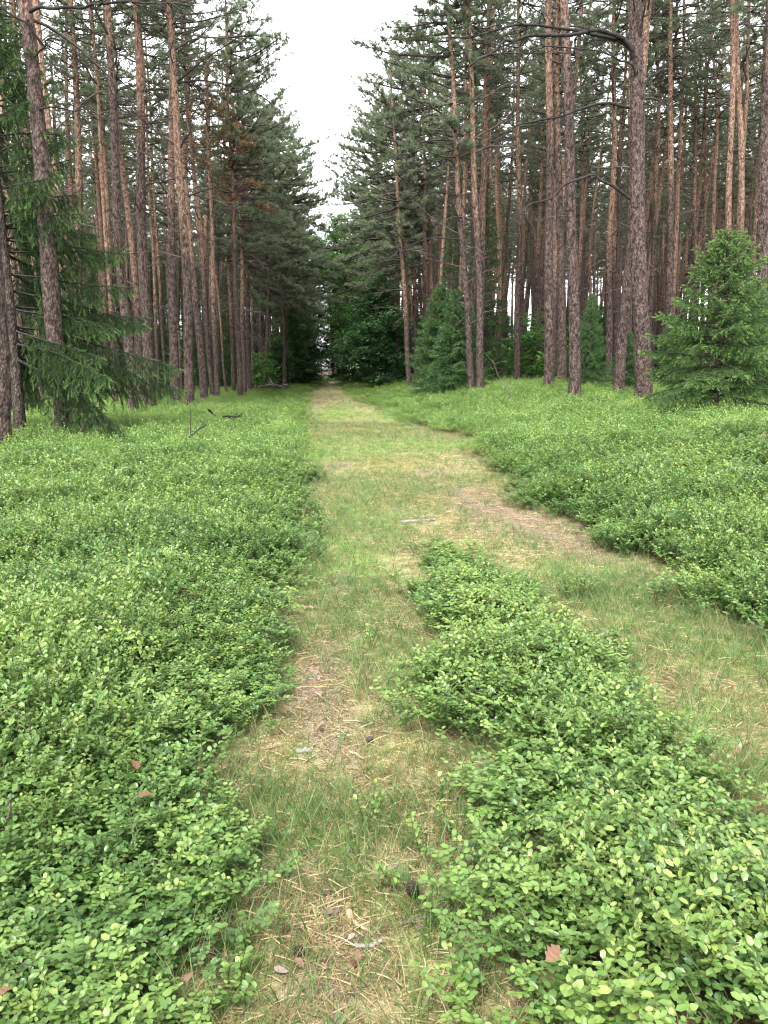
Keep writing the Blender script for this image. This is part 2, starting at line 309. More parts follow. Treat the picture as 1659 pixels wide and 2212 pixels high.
def pine_crown(seed, L, R, edge=0.0,  whorl=.42, sparse=1.0, mats=('pine_needle', 'twig'), low=.45, tuft=.17):
    r = np.random.default_rng(seed); mb = MB(); P = []; D = []; T = []
    z = 0.0
    while z < L:
        t = z / L; prof = R * ((low + (1 - low) * min(1, t / .35)) * (1 - t ** 2.2) ** .75 + .10)
        for k in range(r.integers(3, 6)):
            az = r.uniform(0, 2 * pi); l = prof * r.uniform(.55, 1.15) * (1 + edge * (max(-.35, cos(az)) if t < .8 else 0))
            el = -.10 + .85 * t ** 1.6 + r.normal(0, .13); d = np.array([cos(az) * cos(el), sin(az) * cos(el), sin(el)])
            c = curve((0, 0, z), d, l, 6, (0, 0, r.uniform(-.25, .55)), .10, r); rad = np.linspace(.012 + .014 * l, .011, 7)
            mb.add(*tube(c, rad, 4), 1)
            ns = max(2, int(l * 5.2 * sparse))
            for q in range(ns):
                s = r.uniform(.30, 1.0); i = min(5, int(s * 6)); fr = s * 6 - i; b = c[i] * (1 - fr) + c[i + 1] * fr; bd = unit(c[i + 1] - c[i])
                side = unit(np.cross(bd, [0, 0, 1])) * (1 if r.random() < .5 else -1)
                sd_ = unit(bd * r.uniform(.3, 1) + side * r.uniform(.3, 1.0) + np.array([0, 0, r.uniform(-.2, .5)])); sl = r.uniform(.18, .55) * min(1, .4 + l * .3)
                e = b + sd_ * sl; mb.add(*tube([b, (b + e) / 2 + r.normal(0, .02, 3), e], [.013, .010, .007], 3), 1)
                for w in range(r.integers(3, 6)):
                    u = r.uniform(.35, 1.1); P.append(b + sd_ * sl * u + r.normal(0, .045, 3)); D.append(sd_ + np.array([0, 0, .45]) + r.normal(0, .45, 3)); T.append(.25 + .35 * u * r.random() + .25 * t)
        z += whorl * r.uniform(.65, 1.35)
    P = np.array(P); D = unit(np.array(D)); n = len(P)
    stamp(mb, *TUFT, P, frames(D, r.uniform(0, 6.28, n)), r.uniform(.8, 1.3, n) * tuft, 0, np.array(T) + r.normal(0, .12, n))
    return mb.mesh('crown', [M[mats[0]], M[mats[1]]])
CROWNS = [pine_crown(20 + i, 8.6, 2.1, 0, .52, .60, tuft=.155) for i in range(4)]
EDGE_CROWNS = [pine_crown(40 + i, 14.5, 2.25, 1.15, .44, 1.05, low=.75, tuft=.18) for i in range(4)]
BROWN_CROWN = pine_crown(60, 6.0, 1.7, 0, .5, .7, ('pine_brown', 'twig'))
MIX_CROWN = pine_crown(61, 3.0, 1.4, .5, .4, .8, ('pine_brown', 'twig'), low=1)

def trunk_mesh(seed, H, r0, bend, trans, n=10, step=.45, mat='pine_bark', rough=.05, flare=.3):
    """bend: function z -> (x, y) of the axis"""
    r = np.random.default_rng(seed); z = np.concatenate([[-.25, 0, .08, .18, .3], np.arange(.45, H, step), [H]])
    xy = np.array([bend(max(q, 0)) for q in z]); pts = np.column_stack([xy, z])
    rad = r0 * (1 - .72 * np.clip(z / H, 0, 1) ** 1.1) * (1 + flare * np.exp(-np.clip(z, 0, 9) / .28))
    wob = 1 + rough * r.normal(0, 1, (len(z), n)) + .02 * r.normal(0, 1, (len(z), 1))
    wob[:5] += .07 * np.sin(np.arange(n) * 2 * pi / n * 3 + r.uniform(0, 6))[None, :] * np.linspace(1.2, .3, 5)[:, None]
    mb = MB(); v, f = tube(pts, rad, n, wob); t = np.repeat(np.clip((z - trans) / 3.0 + .3, -.2, 1.1), n); mb.add(v, f, 0, t, True)
    return mb.mesh('trunk', [M[mat]])
def dead_branch(seed, straight=False):
    r = np.random.default_rng(seed); mb = MB()
    c = curve((0, 0, 0), (1, 0, r.uniform(-.1, .5)), 1.0, 8, (0, r.uniform(-.3, .3), r.uniform(-.7, .25)), .09, r)
    mb.add(*tube(c, np.linspace(.015, .004, 9), 5), 0, 0, True)
    for q in range(r.integers(4, 9)):
        i = r.integers(3, 8); d = unit(c[i] - c[i - 1]); s = unit(d + r.normal(0, .6, 3) * np.array([.6, 1, .7])); l = r.uniform(.10, .36)
        cc = curve(c[i], s, l, 4, (0, 0, r.uniform(-.3, .2)), .14, r); mb.add(*tube(cc, np.linspace(.007, .003, 5), 3), 0)
        if r.random() < .6: mb.add(*tube(curve(cc[2], s + r.normal(0, .6, 3), l * .5, 3, (0, 0, 0), .15, r), [.004, .003, .002, .0015], 3), 0)
    return mb.mesh('branch', [M['twig']])
DEAD = [dead_branch(100 + i) for i in range(10)]
def stub_mesh(seed):
    r = np.random.default_rng(seed); mb = MB(); c = curve((0, 0, 0), (1, 0, r.uniform(.1, .7)), 1, 3, (0, 0, .2), .1, r); mb.add(*tube(c, [.10, .085, .07, .05], 5), 0); return mb.mesh('branch_stub', [M['twig']])
STUBS = [stub_mesh(130 + i) for i in range(4)]
def dead_set(seed, z0, z1, n, bend, Rad):
    """all the thin bare branches of a far trunk, as one part"""
    r = np.random.default_rng(seed); mb = MB()
    for i in range(n):
        z = z0 + (z1 - z0) * (i + r.random()) / n; az = r.uniform(0, 6.28); l = r.uniform(.3, 1) * Rad * (.5 + .5 * (z - z0) / (z1 - z0)); bx, by = bend(z)
        c = curve((bx, by, z), (cos(az), sin(az), r.uniform(-.1, .5)), l, 4, (0, 0, r.uniform(-.8, .3)), .1, r); mb.add(*tube(c, np.linspace(.016, .005, 5), 3), 0)
        for q in range(r.integers(1, 4)):
            i_ = r.integers(1, 4); mb.add(*tube(curve(c[i_], c[i_] - c[i_ - 1] + r.normal(0, .2, 3), l * .35, 2, (0, 0, 0), .1, r), [.007, .005, .003], 3), 0)
    return mb.mesh('dead_branches', [M['twig']])

HERO_XY = []; LAND = []
def put(o, loc, rz=0.0, sc=1.0):
    o.location = loc; o.rotation_euler = (0, 0, rz); o.scale = (sc, sc, sc); return o
def hero_pine(wp, w, label, group='tall pines beside the clearing', H=22.0, crown=9.0, kind='in', trans=None, depth=None, nb=14, b0=3.0, limbs=(), detail=1, bl=(.7, 3.0), crown_mesh=None, name='pine_tree', flare=.3, withered=0):
    """wp: points of the trunk's axis from the ground up, measured in the photograph; w: width at the foot in the same pixels"""
    seed = int(wp[0][0] * 7 + wp[0][1]); r = np.random.default_rng(seed)
    bx, by = wp[0][0] * O, wp[0][1] * O
    if depth is None: P = G(bx, by, .2)
    else:
        P = at_depth(bx, HORIZON, depth); P[2] = float(terrain(P[0], P[1]))
    Y = P[1]; HERO_XY.append((P[0], P[1])); zs = [0.0]; xs = [0.0]
    for x, y in wp[1:]:
        q = at_depth(x * O, y * O, Y); zs.append(q[2] - P[2]); xs.append(q[0] - P[0])
    sl = (xs[-1] - xs[-2]) / (zs[-1] - zs[-2]) if len(zs) > 1 else 0
    zt = max(H, zs[-1] + 3); zs.append(zt); xs.append(xs[-1] + sl * .6 * (zt - zs[-2]))
    zs, xs = np.array(zs), np.array(xs); ph = r.uniform(0, 6, 2); am = .035
    zz = np.linspace(0, zt, 60); xx = np.interp(zz, zs, xs); kx = np.convolve(np.pad(xx, 4, 'edge'), np.ones(9) / 9, 'valid'); kx[:4] = xx[:4]
    def bend(z): return (np.interp(z, zz, kx) + am * sin(z * .8 + ph[0]) * min(1, z / 2), am * 1.5 * sin(z * .6 + ph[1]) * min(1, z / 2))
    r0 = w * O * (Y * CP + .2) / FPX / 2 / (1 + .25 * flare)
    if trans is None: trans = r.uniform(5, 9)
    trans = trans + .8
    root = thing(name, P, label, 'tree', group); LAND.append((P[0] / Y, label))
    big = detail > 1
    link('trunk', trunk_mesh(seed, zt - 1.1, r0, bend, trans, 20 if big else 12, .16 if big else .4, rough=.045 if big else .035, flare=flare), root)
    cb = zt - crown if kind == 'in' else zt - 14.5 * crown / 14.5
    cm = crown_mesh or (CROWNS[seed % 4] if kind == 'in' else EDGE_CROWNS[seed % 4])
    Lc = {True: 8.6, False: 14.5}[kind == 'in']
    c = link('crown', cm, root); b = bend(cb); rz = r.uniform(0, 6.28) if kind == 'in' else ((0 if P[0] < xpath(Y) else pi) + r.normal(0, .3))
    put(c, (b[0], b[1], cb), rz, crown / Lc)
    if withered: b = bend(withered); put(link('withered_crown', MIX_CROWN, root), (b[0], b[1], withered), 0)
    nb = int(nb * 2.0)
    for i in range(nb):
        z = b0 + (cb - b0 + 1) * (i + r.random()) / nb; b = bend(z); az = r.uniform(0, 6.28); rr = r0 * (1 - .72 * z / zt)
        if r.random() < .35 and detail:
            o = link('branch_stub', STUBS[r.integers(4)], root); put(o, (b[0] + cos(az) * rr * .8, b[1] + sin(az) * rr * .8, z), az, r.uniform(.12, .3))
        else:
            o = link('branch', DEAD[r.integers(len(DEAD))], root); put(o, (b[0] + cos(az) * rr * .7, b[1] + sin(az) * rr * .7, z), az, r.uniform(*bl) * (.6 + .5 * (z - b0) / (cb - b0 + 1)))
    for lm in limbs:
        pts = np.array([at_depth(x * O, y * O, Y) for x, y in lm[1]]) - P; k = len(pts)
        pts[:, 1] -= np.linspace(0, lm[2], k)
        s = np.linspace(0, k - 1, (k - 1) * 4 + 1); pts = np.stack([np.interp(s, np.arange(k), pts[:, a]) for a in range(3)], 1)
        pts[3:] += r.normal(0, .07, (len(pts) - 3, 3))
        for _ in range(2): pts[1:-1] = (pts[:-2] + 2 * pts[1:-1] + pts[2:]) / 4
        mb = MB(); mb.add(*tube(pts, np.linspace(lm[0], lm[0] * .36, len(pts)), 7), 0, 0, True)
        for q in range(int(lm[3] * 1.8)):
            i = r.integers(len(pts) // 3, len(pts) - 1); d = unit(pts[i + 1] - pts[i]); sdir = d + r.normal(0, .55, 3); l = r.uniform(.3, 1.1)
            cc = curve(pts[i], sdir, l, 5, (0, 0, r.uniform(-.5, .1)), .12, r); mb.add(*tube(cc, np.linspace(.014, .004, 6), 4), 0)
            for _ in range(2): mb.add(*tube(curve(cc[r.integers(1, 5)], sdir + r.normal(0, .5, 3), l * .4, 3, (0, 0, -.1), .15, r), [.006, .005, .004, .002], 3), 0)
        mb.build('branch', M['limb'], root)
    return root

G_L, G_R = 'tall pines left of the path', 'tall pines right of the path'
hero_pine([(-6, 1085), (-26, 500)], 62, 'grey-barked trunk cut off by the left edge of the view', G_L, trans=9, detail=2, nb=4, b0=8)
hero_pine([(158, 1066), (118, 560), (88, 300), (56, 0)], 44, 'thick dark pine trunk wrapped by hanging spruce boughs at the left', G_L, trans=7.5, detail=2, nb=6, b0=5.5, H=21,
          limbs=[(.036, [(69, 30), (116, 23), (214, 26), (260, 35), (376, 52), (477, 62)], .8, 6), (.024, [(72, 153), (95, 130), (122, 122), (153, 113)], .3, 2), (.026, [(112, 118), (70, 65), (30, 32), (-40, 15)], .5, 3), (.024, [(87, 269), (116, 263), (162, 272), (203, 286), (246, 294)], .4, 3)])
hero_pine([(200, 1018), (160, 665), (131, 451), (107, 240), (86, 0)], 31, 'pale orange pine right behind the dark trunk with the spruce boughs', G_L, trans=3.0, nb=7, b0=5)
hero_pine([(327, 1004), (290, 600), (264, 0)], 26, 'grey-brown pine whose foot shows beside the tips of the left spruce', G_L, trans=10, nb=12, detail=2)
hero_pine([(367, 993), (348, 600), (336, 0)], 30, 'stout straight pine with knotty rings, right of the left spruce', G_L, trans=8.8, nb=14, detail=2, limbs=[(.03, [(352, 305), (372, 300), (391, 294)], .2, 0), (.022, [(358, 450), (400, 442), (437, 440), (480, 448)], .3, 3), (.02, [(355, 413), (385, 396), (440, 380), (520, 372)], .4, 4)])
hero_pine([(464, 993), (452, 600), (428, 250), (406, 0)], 25, 'orange-barked pine with long bare limbs, standing nearest the log debris', G_L, trans=5.0, nb=16, detail=2, b0=3.5,
          limbs=[(.04, [(436, 202), (475, 197), (517, 208), (569, 221), (608, 225), (667, 264)], .6, 5), (.035, [(433, 199), (481, 166), (546, 127), (602, 101)], .5, 5), (.035, [(440, 363), (462, 330), (474, 290), (498, 250)], .4, 4), (.028, [(412, 60), (480, 58), (540, 50), (600, 40)], .5, 5), (.03, [(460, 480), (520, 455), (560, 450)], .3, 3)])
hero_pine([(500, 976), (466, 600), (440, 358), (420, 150)], 21, 'pine leaning left close behind the orange-barked pine with long limbs', G_L, trans=4.5, nb=12)
hero_pine([(519, 970), (489, 550), (460, 290)], 13, 'slender pine standing touching a reddish slim pine at its foot', G_L, trans=5, nb=10)
hero_pine([(530, 971), (516, 550), (503, 195)], 14, 'reddish slim pine with a withered brown crown', G_L, trans=3, nb=14, H=17, crown=6.6, crown_mesh=BROWN_CROWN)
hero_pine([(553, 957), (520, 600)], 7, 'very thin leaning pole of a pine in the left stand', G_L, trans=2, nb=6, H=15, crown=5)
hero_pine([(571, 954), (555, 550)], 11, 'thin pine just left of a grey pine near the path', G_L, trans=4, nb=12, kind='edge', H=20, crown=12)
hero_pine([(586, 968), (571, 550), (563, 371)], 15, 'grey pine standing foremost in the tight row left of the path', G_L, trans=7, nb=16, kind='edge', crown=11, H=20, withered=9.5,
          limbs=[(.03, [(563, 371), (582, 348), (628, 319), (670, 290)], .5, 5), (.025, [(568, 430), (610, 425), (660, 440), (705, 448)], .5, 6)])
hero_pine([(597, 960), (588, 550)], 12, 'orange pine squeezed between two grey ones in the tight row', G_L, trans=3.5, nb=16, kind='edge', crown=12, H=20, withered=11.5)
hero_pine([(610, 952), (598, 550)], 13, 'grey pine with many thin dead branches, behind the tight row', G_L, trans=6, nb=20, kind='edge', crown=13, H=20, limbs=[(.022, [(600, 505), (640, 505), (690, 515), (720, 522)], .4, 6)])
hero_pine([(614, 930), (617, 550)], 9, 'slim upright pine rising over the brushwood heap', G_L, trans=4, depth=58, nb=16, kind='edge', crown=14, H=20.5)
hero_pine([(642, 918), (630, 615)], 9, 'pine above the pale green sapling left of the path end', G_L, trans=4, depth=62, nb=16, kind='edge', crown=14, H=20.5)
hero_pine([(660, 915), (646, 615)], 7, 'slim orange pine beside the dark bushes left of the path', G_L, trans=2.5, depth=68, nb=14, kind='edge', crown=15, H=21)
hero_pine([(284, 990), (260, 600)], 12, 'slim pine seen between the left spruce and the grey-brown pine', G_L, trans=3, nb=8)
hero_pine([(389, 964), (372, 600)], 10, 'thin orange pine close right of the stout knotty pine', G_L, trans=3, nb=8)
hero_pine([(406, 960), (384, 600)], 9, 'thin dark-footed pine right of the thin orange one', G_L, trans=4, nb=8)
hero_pine([(446, 957), (410, 550)], 7, 'thin leaning pine left of the orange-barked pine', G_L, trans=2, nb=8, H=17)
hero_pine([(60, 1010), (30, 600)], 18, 'pinkish pine trunk half hidden behind the left spruce', G_L, trans=3, nb=6)
hero_pine([(105, 1000), (75, 600)], 15, 'second pinkish pine half hidden behind the left spruce', G_L, trans=3, nb=6)
# right of the path
hero_pine([(1153, 953), (1129, 600), (1092, 0)], 17, 'pine with many arching limbs rising out of the bushy spruce', G_R, trans=6, nb=16, kind='edge', crown=12, H=21, b0=2.5, flare=.15,
          limbs=[(.03, [(1113, 320), (1080, 290), (1030, 285), (990, 320)], .5, 6), (.028, [(1105, 335), (1060, 320), (1010, 340), (960, 400)], .5, 6), (.03, [(1118, 420), (1100, 392), (1060, 395), (1000, 420), (960, 445)], .5, 6), (.026, [(1125, 480), (1060, 470), (980, 490)], .5, 6), (.03, [(1126, 585), (1060, 578), (990, 600), (940, 640)], .6, 7), (.026, [(1132, 625), (1100, 610), (1060, 612)], .4, 4), (.025, [(1135, 700), (1110, 690), (1080, 695)], .3, 2), (.026, [(1092, 75), (1060, 60), (1030, 62)], .3, 3)])
hero_pine([(1174, 950), (1166, 575), (1140, 0)], 19, 'straight grey pine next to the bushy spruce, on its right', G_R, trans=6, nb=14, H=21)
hero_pine([(1196, 930), (1198, 560), (1200, 180)], 13, 'dark lower-trunked pine behind the straight grey pine', G_R, trans=7, depth=46, nb=14)
hero_pine([(1222, 928), (1217, 550), (1212, 400)], 12, 'bright ochre pine standing alone right of the bushy spruce', G_R, trans=1.5, depth=42, nb=10)
hero_pine([(1261, 932), (1268, 550), (1264, 150)], 17, flare=.4, label= 'bristly pine with many short dead branches, in front of the pale gap', group=G_R, trans=7, nb=26, bl=(.4, 1.7), b0=2)
hero_pine([(1339, 945), (1342, 600), (1340, 0)], 26, flare=.6, label= 'broad-footed pine with warm orange upper bark', group=G_R, trans=8, nb=18, detail=2, bl=(.3, 1.2), limbs=[(.022, [(1340, 70), (1320, 40), (1285, 15), (1260, -10)], .3, 4)])
hero_pine([(1404, 968), (1399, 600), (1377, 0)], 30, 'tall brown pine left of the small slim spruce', G_R, trans=9, nb=12, detail=2, bl=(.4, 1.5))
hero_pine([(1573, 974), (1558, 580), (1552, 0)], 43, 'thickest dark pine with big arching bare limbs', G_R, trans=14, nb=4, detail=2, b0=8,
          limbs=[(.050, [(1540, 118), (1486, 90), (1420, 84), (1350, 83), (1292, 84), (1216, 99), (1141, 115), (1085, 128)], 1.0, 8), (.064, [(1548, 150), (1527, 117), (1492, 97), (1461, 93), (1350, 107), (1277, 119), (1231, 133), (1201, 157), (1140, 190)], 1.2, 8), (.032, [(1553, 203), (1537, 163), (1502, 143), (1429, 142), (1350, 142), (1290, 130)], .8, 5), (.044, [(1538, 263), (1492, 255), (1445, 260), (1382, 282), (1292, 313), (1256, 325), (1228, 347), (1195, 359)], .9, 7), (.044, [(1540, 486), (1486, 452), (1445, 437), (1413, 440), (1350, 484), (1322, 497), (1277, 518), (1250, 545)], .8, 5), (.028, [(1570, 205), (1603, 174), (1635, 142), (1663, 123)], -.5, 4), (.03, [(1533, 310), (1515, 300), (1495, 297)], .3, 1), (.035, [(1555, 106), (1562, 80), (1566, 30), (1568, -20)], .5, 2)])
hero_pine([(1511, 961), (1530, 710), (1560, 330), (1582, 0)], 28, 'slanting pine whose foot stands left of the thickest pine', G_R, trans=7, nb=8, detail=2, limbs=[(.03, [(1576, 60), (1590, 40), (1612, 25)], .2, 2)])
hero_pine([(1366, 918), (1359, 550), (1360, 300)], 13, 'slimmer pine just behind the broad-footed pine', G_R, trans=6, depth=42, nb=12)
hero_pine([(1487, 925), (1488, 600), (1497, 440), (1501, 0)], 18, 'pale pine behind the small slim spruce', G_R, trans=5, depth=36, nb=14)
hero_pine([(1440, 925), (1442, 550), (1480, 285)], 9, 'thin ochre pine above the tip of the small slim spruce', G_R, trans=1, depth=48, nb=12)
hero_pine([(1506, 925), (1508, 600), (1514, 410), (1528, 100)], 14, 'grey pine seen left of the thickest pine above the slanting one', G_R, trans=10, depth=40, nb=12)
hero_pine([(1781, 960), (1781, 600), (1783, 316), (1788, 30)], 19, 'tan pine with a swollen bend near the top, above the young spruce', G_R, trans=4, depth=30, nb=14, bl=(.3, 1.3))
hero_pine([(1808, 960), (1808, 600), (1806, 220), (1800, 100)], 20, 'tan pine merging with the bent one above the young spruce', G_R, trans=4.5, depth=31, nb=14, bl=(.3, 1.3))
hero_pine([(1795, 950), (1803, 600), (1821, 220), (1830, 0)], 14, 'pine leaning right behind the two tan pines', G_R, trans=5, depth=34, nb=10)
hero_pine([(1855, 977), (1866, 580), (1873, 200)], 33, 'dark pine at the right edge beside the young spruce', G_R, trans=11, nb=6, detail=2)
hero_pine([(1585, 930), (1594, 560), (1613, 285), (1597, 60)], 15, 'forked pine seen right of the thickest pine', G_R, trans=7, depth=38, nb=14)
hero_pine([(1640, 925), (1648, 600), (1661, 350), (1668, 100)], 15, 'ochre pine leaning gently, left of the young spruce tip', G_R, trans=3, depth=38, nb=14)
hero_pine([(1738, 930), (1742, 600), (1750, 285), (1738, 60)], 13, 'wavy pale pine directly over the young spruce tip', G_R, trans=4, depth=40, nb=12)
hero_pine([(1692, 925), (1695, 600), (1697, 250)], 13, 'brown bristly pine between the ochre leaning pine and the young spruce', G_R, trans=6, depth=42, nb=20)
hero_pine([(1716, 925), (1718, 600), (1721, 380)], 11, 'slim brown pine just left of the young spruce tip', G_R, trans=6, depth=46, nb=18)
hero_pine([(1838, 930), (1842, 600), (1852, 380)], 11, 'slim bright ochre pine near the right edge', G_R, trans=1.5, depth=42, nb=8)
hero_pine([(1000, 935), (981, 610), (970, 480)], 14, 'ochre and grey pine left of the bushy spruce, nearest the path', G_R, trans=4, depth=48, nb=14, kind='edge', crown=12.5, H=20, b0=4)
hero_pine([(1018, 920), (1009, 550)], 11, 'slim brown pine rising behind the left flank of the bushy spruce', G_R, trans=5, depth=52, nb=14, kind='edge', crown=13, H=20)
hero_pine([(1045, 920), (1037, 550)], 14, 'grey pine with an ochre twin, above the bushy spruce', G_R, trans=6, depth=50, nb=14, kind='edge', crown=12, H=21)
hero_pine([(1056, 920), (1050, 550)], 12, 'ochre pine hugging a grey twin, above the bushy spruce', G_R, trans=3, depth=51, nb=12)

# path-side pines farther back whose boughs reach into the light
def bend_fn(seed, amp):
    r = np.random.default_rng(seed); a, b = r.uniform(0, 6, 2); lx, ly = r.normal(0, .012, 2); k = r.uniform(.12, .25)
    return lambda z: (lx * z + amp * sin(z * k + a) - amp * sin(a), ly * z + amp * sin(z * k * 1.3 + b) - amp * sin(b))
BEND = [bend_fn(200 + i, .28) for i in range(6)]
TR = [trunk_mesh(210 + i, 20.0, .17, BEND[i], 5.0 + 1.3 * i, 8, .7, rough=.035) for i in range(6)]
DS = [dead_set(220 + i, 2.0, 13.5, 40, BEND[i], 1.5) for i in range(6)]
def bg_pine(x, y, label, group, r, edge=False, rz=None, H=None):
    i = int(r.integers(6)); h = H or r.uniform(.88, 1.08); wid = r.uniform(.75, 1.25)
    root = thing('pine_tree', (x, y, float(terrain(x, y))), label, 'tree', group); rot = r.uniform(0, 6.28)
    t = link('trunk', TR[i], root); t.rotation_euler = (0, 0, rot); t.scale = (wid, wid, h)
    d = tag(link('dead_branches', DS[i], root), kind='stuff'); d.rotation_euler = (0, 0, rot); d.scale = (1, 1, h)
    cl = 14.5 if edge else 8.6; cb = (21.0 - cl) * h if edge else (21.0 - cl) * h + r.uniform(-1.2, .8)
    b = BEND[i](cb / h); c_, s_ = cos(rot), sin(rot)
    o = link('crown', (EDGE_CROWNS if edge else CROWNS)[int(r.integers(4))], root)
    put(o, ((b[0] * c_ - b[1] * s_) * wid, (b[0] * s_ + b[1] * c_) * wid, cb), rot if rz is None else rz, h)
    return root
r = np.random.default_rng(5)
for side in (-1, 1):
    y = 58.0 if side < 0 else 60.0
    while y < 112:
        if side > 0 and 70 < y < 86: y = 86.5
        x = float(xpath(y)) + side * (4.3 + (.9 if y > 78 else 0) + r.uniform(-.7, .8)); HERO_XY.append((x, y))
        bg_pine(x, y, 'far pine with boughs reaching over the path from its %s edge' % ('left' if side < 0 else 'right'), 'pines lining the far path on its %s' % ('left' if side < 0 else 'right'), r, True, (0 if side < 0 else pi) + r.normal(0, .35))
        y += r.uniform(3.6, 5.2)
# dense stand behind
cand = []
for _ in range(60000):
    y = r.uniform(26, 150); x = r.uniform(-1, 1) * (.53 * y + 5); d = x - float(xpath(y))
    if d < 0 and d > -6.2 and y < 128: continue
    if d > 6 and y > 122: continue
    if d > 0 and ((d < 6.2 and y < 128) or y < 32): continue
    if d < 0 and y < 30: continue
    if y > 100 and abs(x / y + .0770) < .012: continue
    cand.append((x, y))
cand = np.array(cand); keep = np.array(HERO_XY); chosen = []
for c in cand:
    md = 2.4 if c[0] - xpath(c[1]) > 0 else 2.9
    if ((keep - c) ** 2).sum(1).min() > md * md:
        keep = np.vstack([keep, c]); chosen.append(c)
chosen = np.array(chosen); chosen = chosen[np.argsort(chosen[:, 1])]
near, far = chosen[:205], chosen[205:]
NICK = {'grey-barked trunk cut off': 'trunk cut off by the left edge', 'thick dark pine trunk': 'dark trunk wrapped in spruce boughs', 'pale orange pine right': 'pale orange pine', 'grey-brown pine whose': 'grey-brown pine', 'stout straight pine': 'stout knotty pine', 'orange-barked pine with': 'orange-barked pine', 'pine with many arching': 'pine with arching limbs', 'straight grey pine next': 'straight grey pine', 'bright ochre pine': 'lone bright ochre pine', 'bristly pine with': 'bristly pine', 'broad-footed pine': 'broad-footed pine', 'tall brown pine left': 'tall brown pine', 'thickest dark pine': 'thickest dark pine', 'slanting pine whose': 'slanting pine', 'tan pine with a': 'swollen bent tan pine', 'dark pine at the right': 'dark pine at the right edge', 'grey pine standing foremost': 'foremost pine of the tight row', 'reddish slim pine': 'reddish slim pine', 'forked pine': 'forked pine', 'ochre pine leaning': 'gently leaning ochre pine', 'wavy pale pine': 'wavy pale pine', 'ochre and grey pine': 'ochre and grey pine'}
LANDMARK = [(u, NICK[k]) for u, lb in LAND for k in NICK if lb.startswith(k)]; seen_lb = set()
for x, y in near:
    s = 'left' if x < xpath(y) else 'right'; u = x / y; du, nick = min(((u - a, b) for a, b in LANDMARK), key=lambda q: abs(q[0])); lb = None
    for w, ok in (('peeping out directly behind', abs(du) < .006), ('standing back close left of', -.03 < du <= 0), ('standing back close right of', 0 < du < .03)):
        c_ = 'nearer slim pine %s the %s' % (w, nick)
        if ok and c_ not in seen_lb and y < 62: lb = c_; seen_lb.add(c_); break
    bg_pine(x, y, lb or 'slim background pine lost in the crowd deep in the stand %s of the path' % s, 'background pines %s of the path' % s, r)

# ------------------------------------------------------------------ instancing on points, for what cannot be counted
def scatter(name, label, protos, pos, rot, scl, idx, mats_unused=None):
    me = bpy.data.meshes.new(name); me.vertices.add(len(pos)); me.vertices.foreach_set('co', np.asarray(pos, np.float32).ravel())
    for a, ty, key, val in (('rot', 'FLOAT_VECTOR', 'vector', rot), ('scl', 'FLOAT_VECTOR', 'vector', scl), ('idx', 'INT', 'value', idx)):
        q = me.attributes.new(a, ty, 'POINT'); q.data.foreach_set(key, np.asarray(val, np.int32 if ty == 'INT' else np.float32).ravel())
    col = bpy.data.collections.new(name + '_kinds')
    for i, p in enumerate(protos): col.objects.link(bpy.data.objects.new('%s_kind_%02d' % (name, i), p))
    ng = bpy.data.node_groups.new(name, 'GeometryNodeTree'); ng.interface.new_socket('Geometry', in_out='INPUT', socket_type='NodeSocketGeometry'); ng.interface.new_socket('Geometry', in_out='OUTPUT', socket_type='NodeSocketGeometry')
    n, l = ng.nodes, ng.links; gi, go = n.new('NodeGroupInput'), n.new('NodeGroupOutput')
    ip = n.new('GeometryNodeInstanceOnPoints'); ci = n.new('GeometryNodeCollectionInfo'); ci.inputs['Collection'].default_value = col; ci.inputs['Separate Children'].default_value = True; ci.inputs['Reset Children'].default_value = True
    ip.inputs['Pick Instance'].default_value = True
    def na(a, t): q = n.new('GeometryNodeInputNamedAttribute'); q.data_type = t; q.inputs['Name'].default_value = a; return q.outputs['Attribute']
    l.new(gi.outputs[0], ip.inputs['Points']); l.new(ci.outputs[0], ip.inputs['Instance']); l.new(na('idx', 'INT'), ip.inputs['Instance Index']); l.new(na('rot', 'FLOAT_VECTOR'), ip.inputs['Rotation']); l.new(na('scl', 'FLOAT_VECTOR'), ip.inputs['Scale']); l.new(ip.outputs[0], go.inputs[0])
    o = link(name, me); md = o.modifiers.new('scatter', 'NODES'); md.node_group = ng
    return tag(o, label, None, None, 'stuff')
# the wood beyond the counted trees
FT = []
for i in range(4):
    mb = MB(); cm = CROWNS[i]; me = TR[i].copy(); FT.append(me)
n = len(far)
if n:
    z = terrain(far[:, 0], far[:, 1]); P = np.column_stack([far, z]); k = r.integers(0, 4, n); hz = r.uniform(.88, 1.1, n); rot = np.column_stack([np.zeros((n, 2)), r.uniform(0, 6.28, n)])
    scl = np.column_stack([np.full(n, 1.1), np.full(n, 1.1), hz])
    P2 = P.copy(); P2[:, 2] += 12.2 * hz
    scatter('far_forest', 'distant pine wood closing the view between the nearer trunks', [TR[0], TR[1], TR[3], TR[4]] + CROWNS + [DS[0], DS[1], DS[3], DS[4]], np.vstack([P, P2, P]), np.vstack([rot] * 3), np.vstack([scl, np.column_stack([hz] * 3), scl]), np.concatenate([k, k + 4, k + 8]))

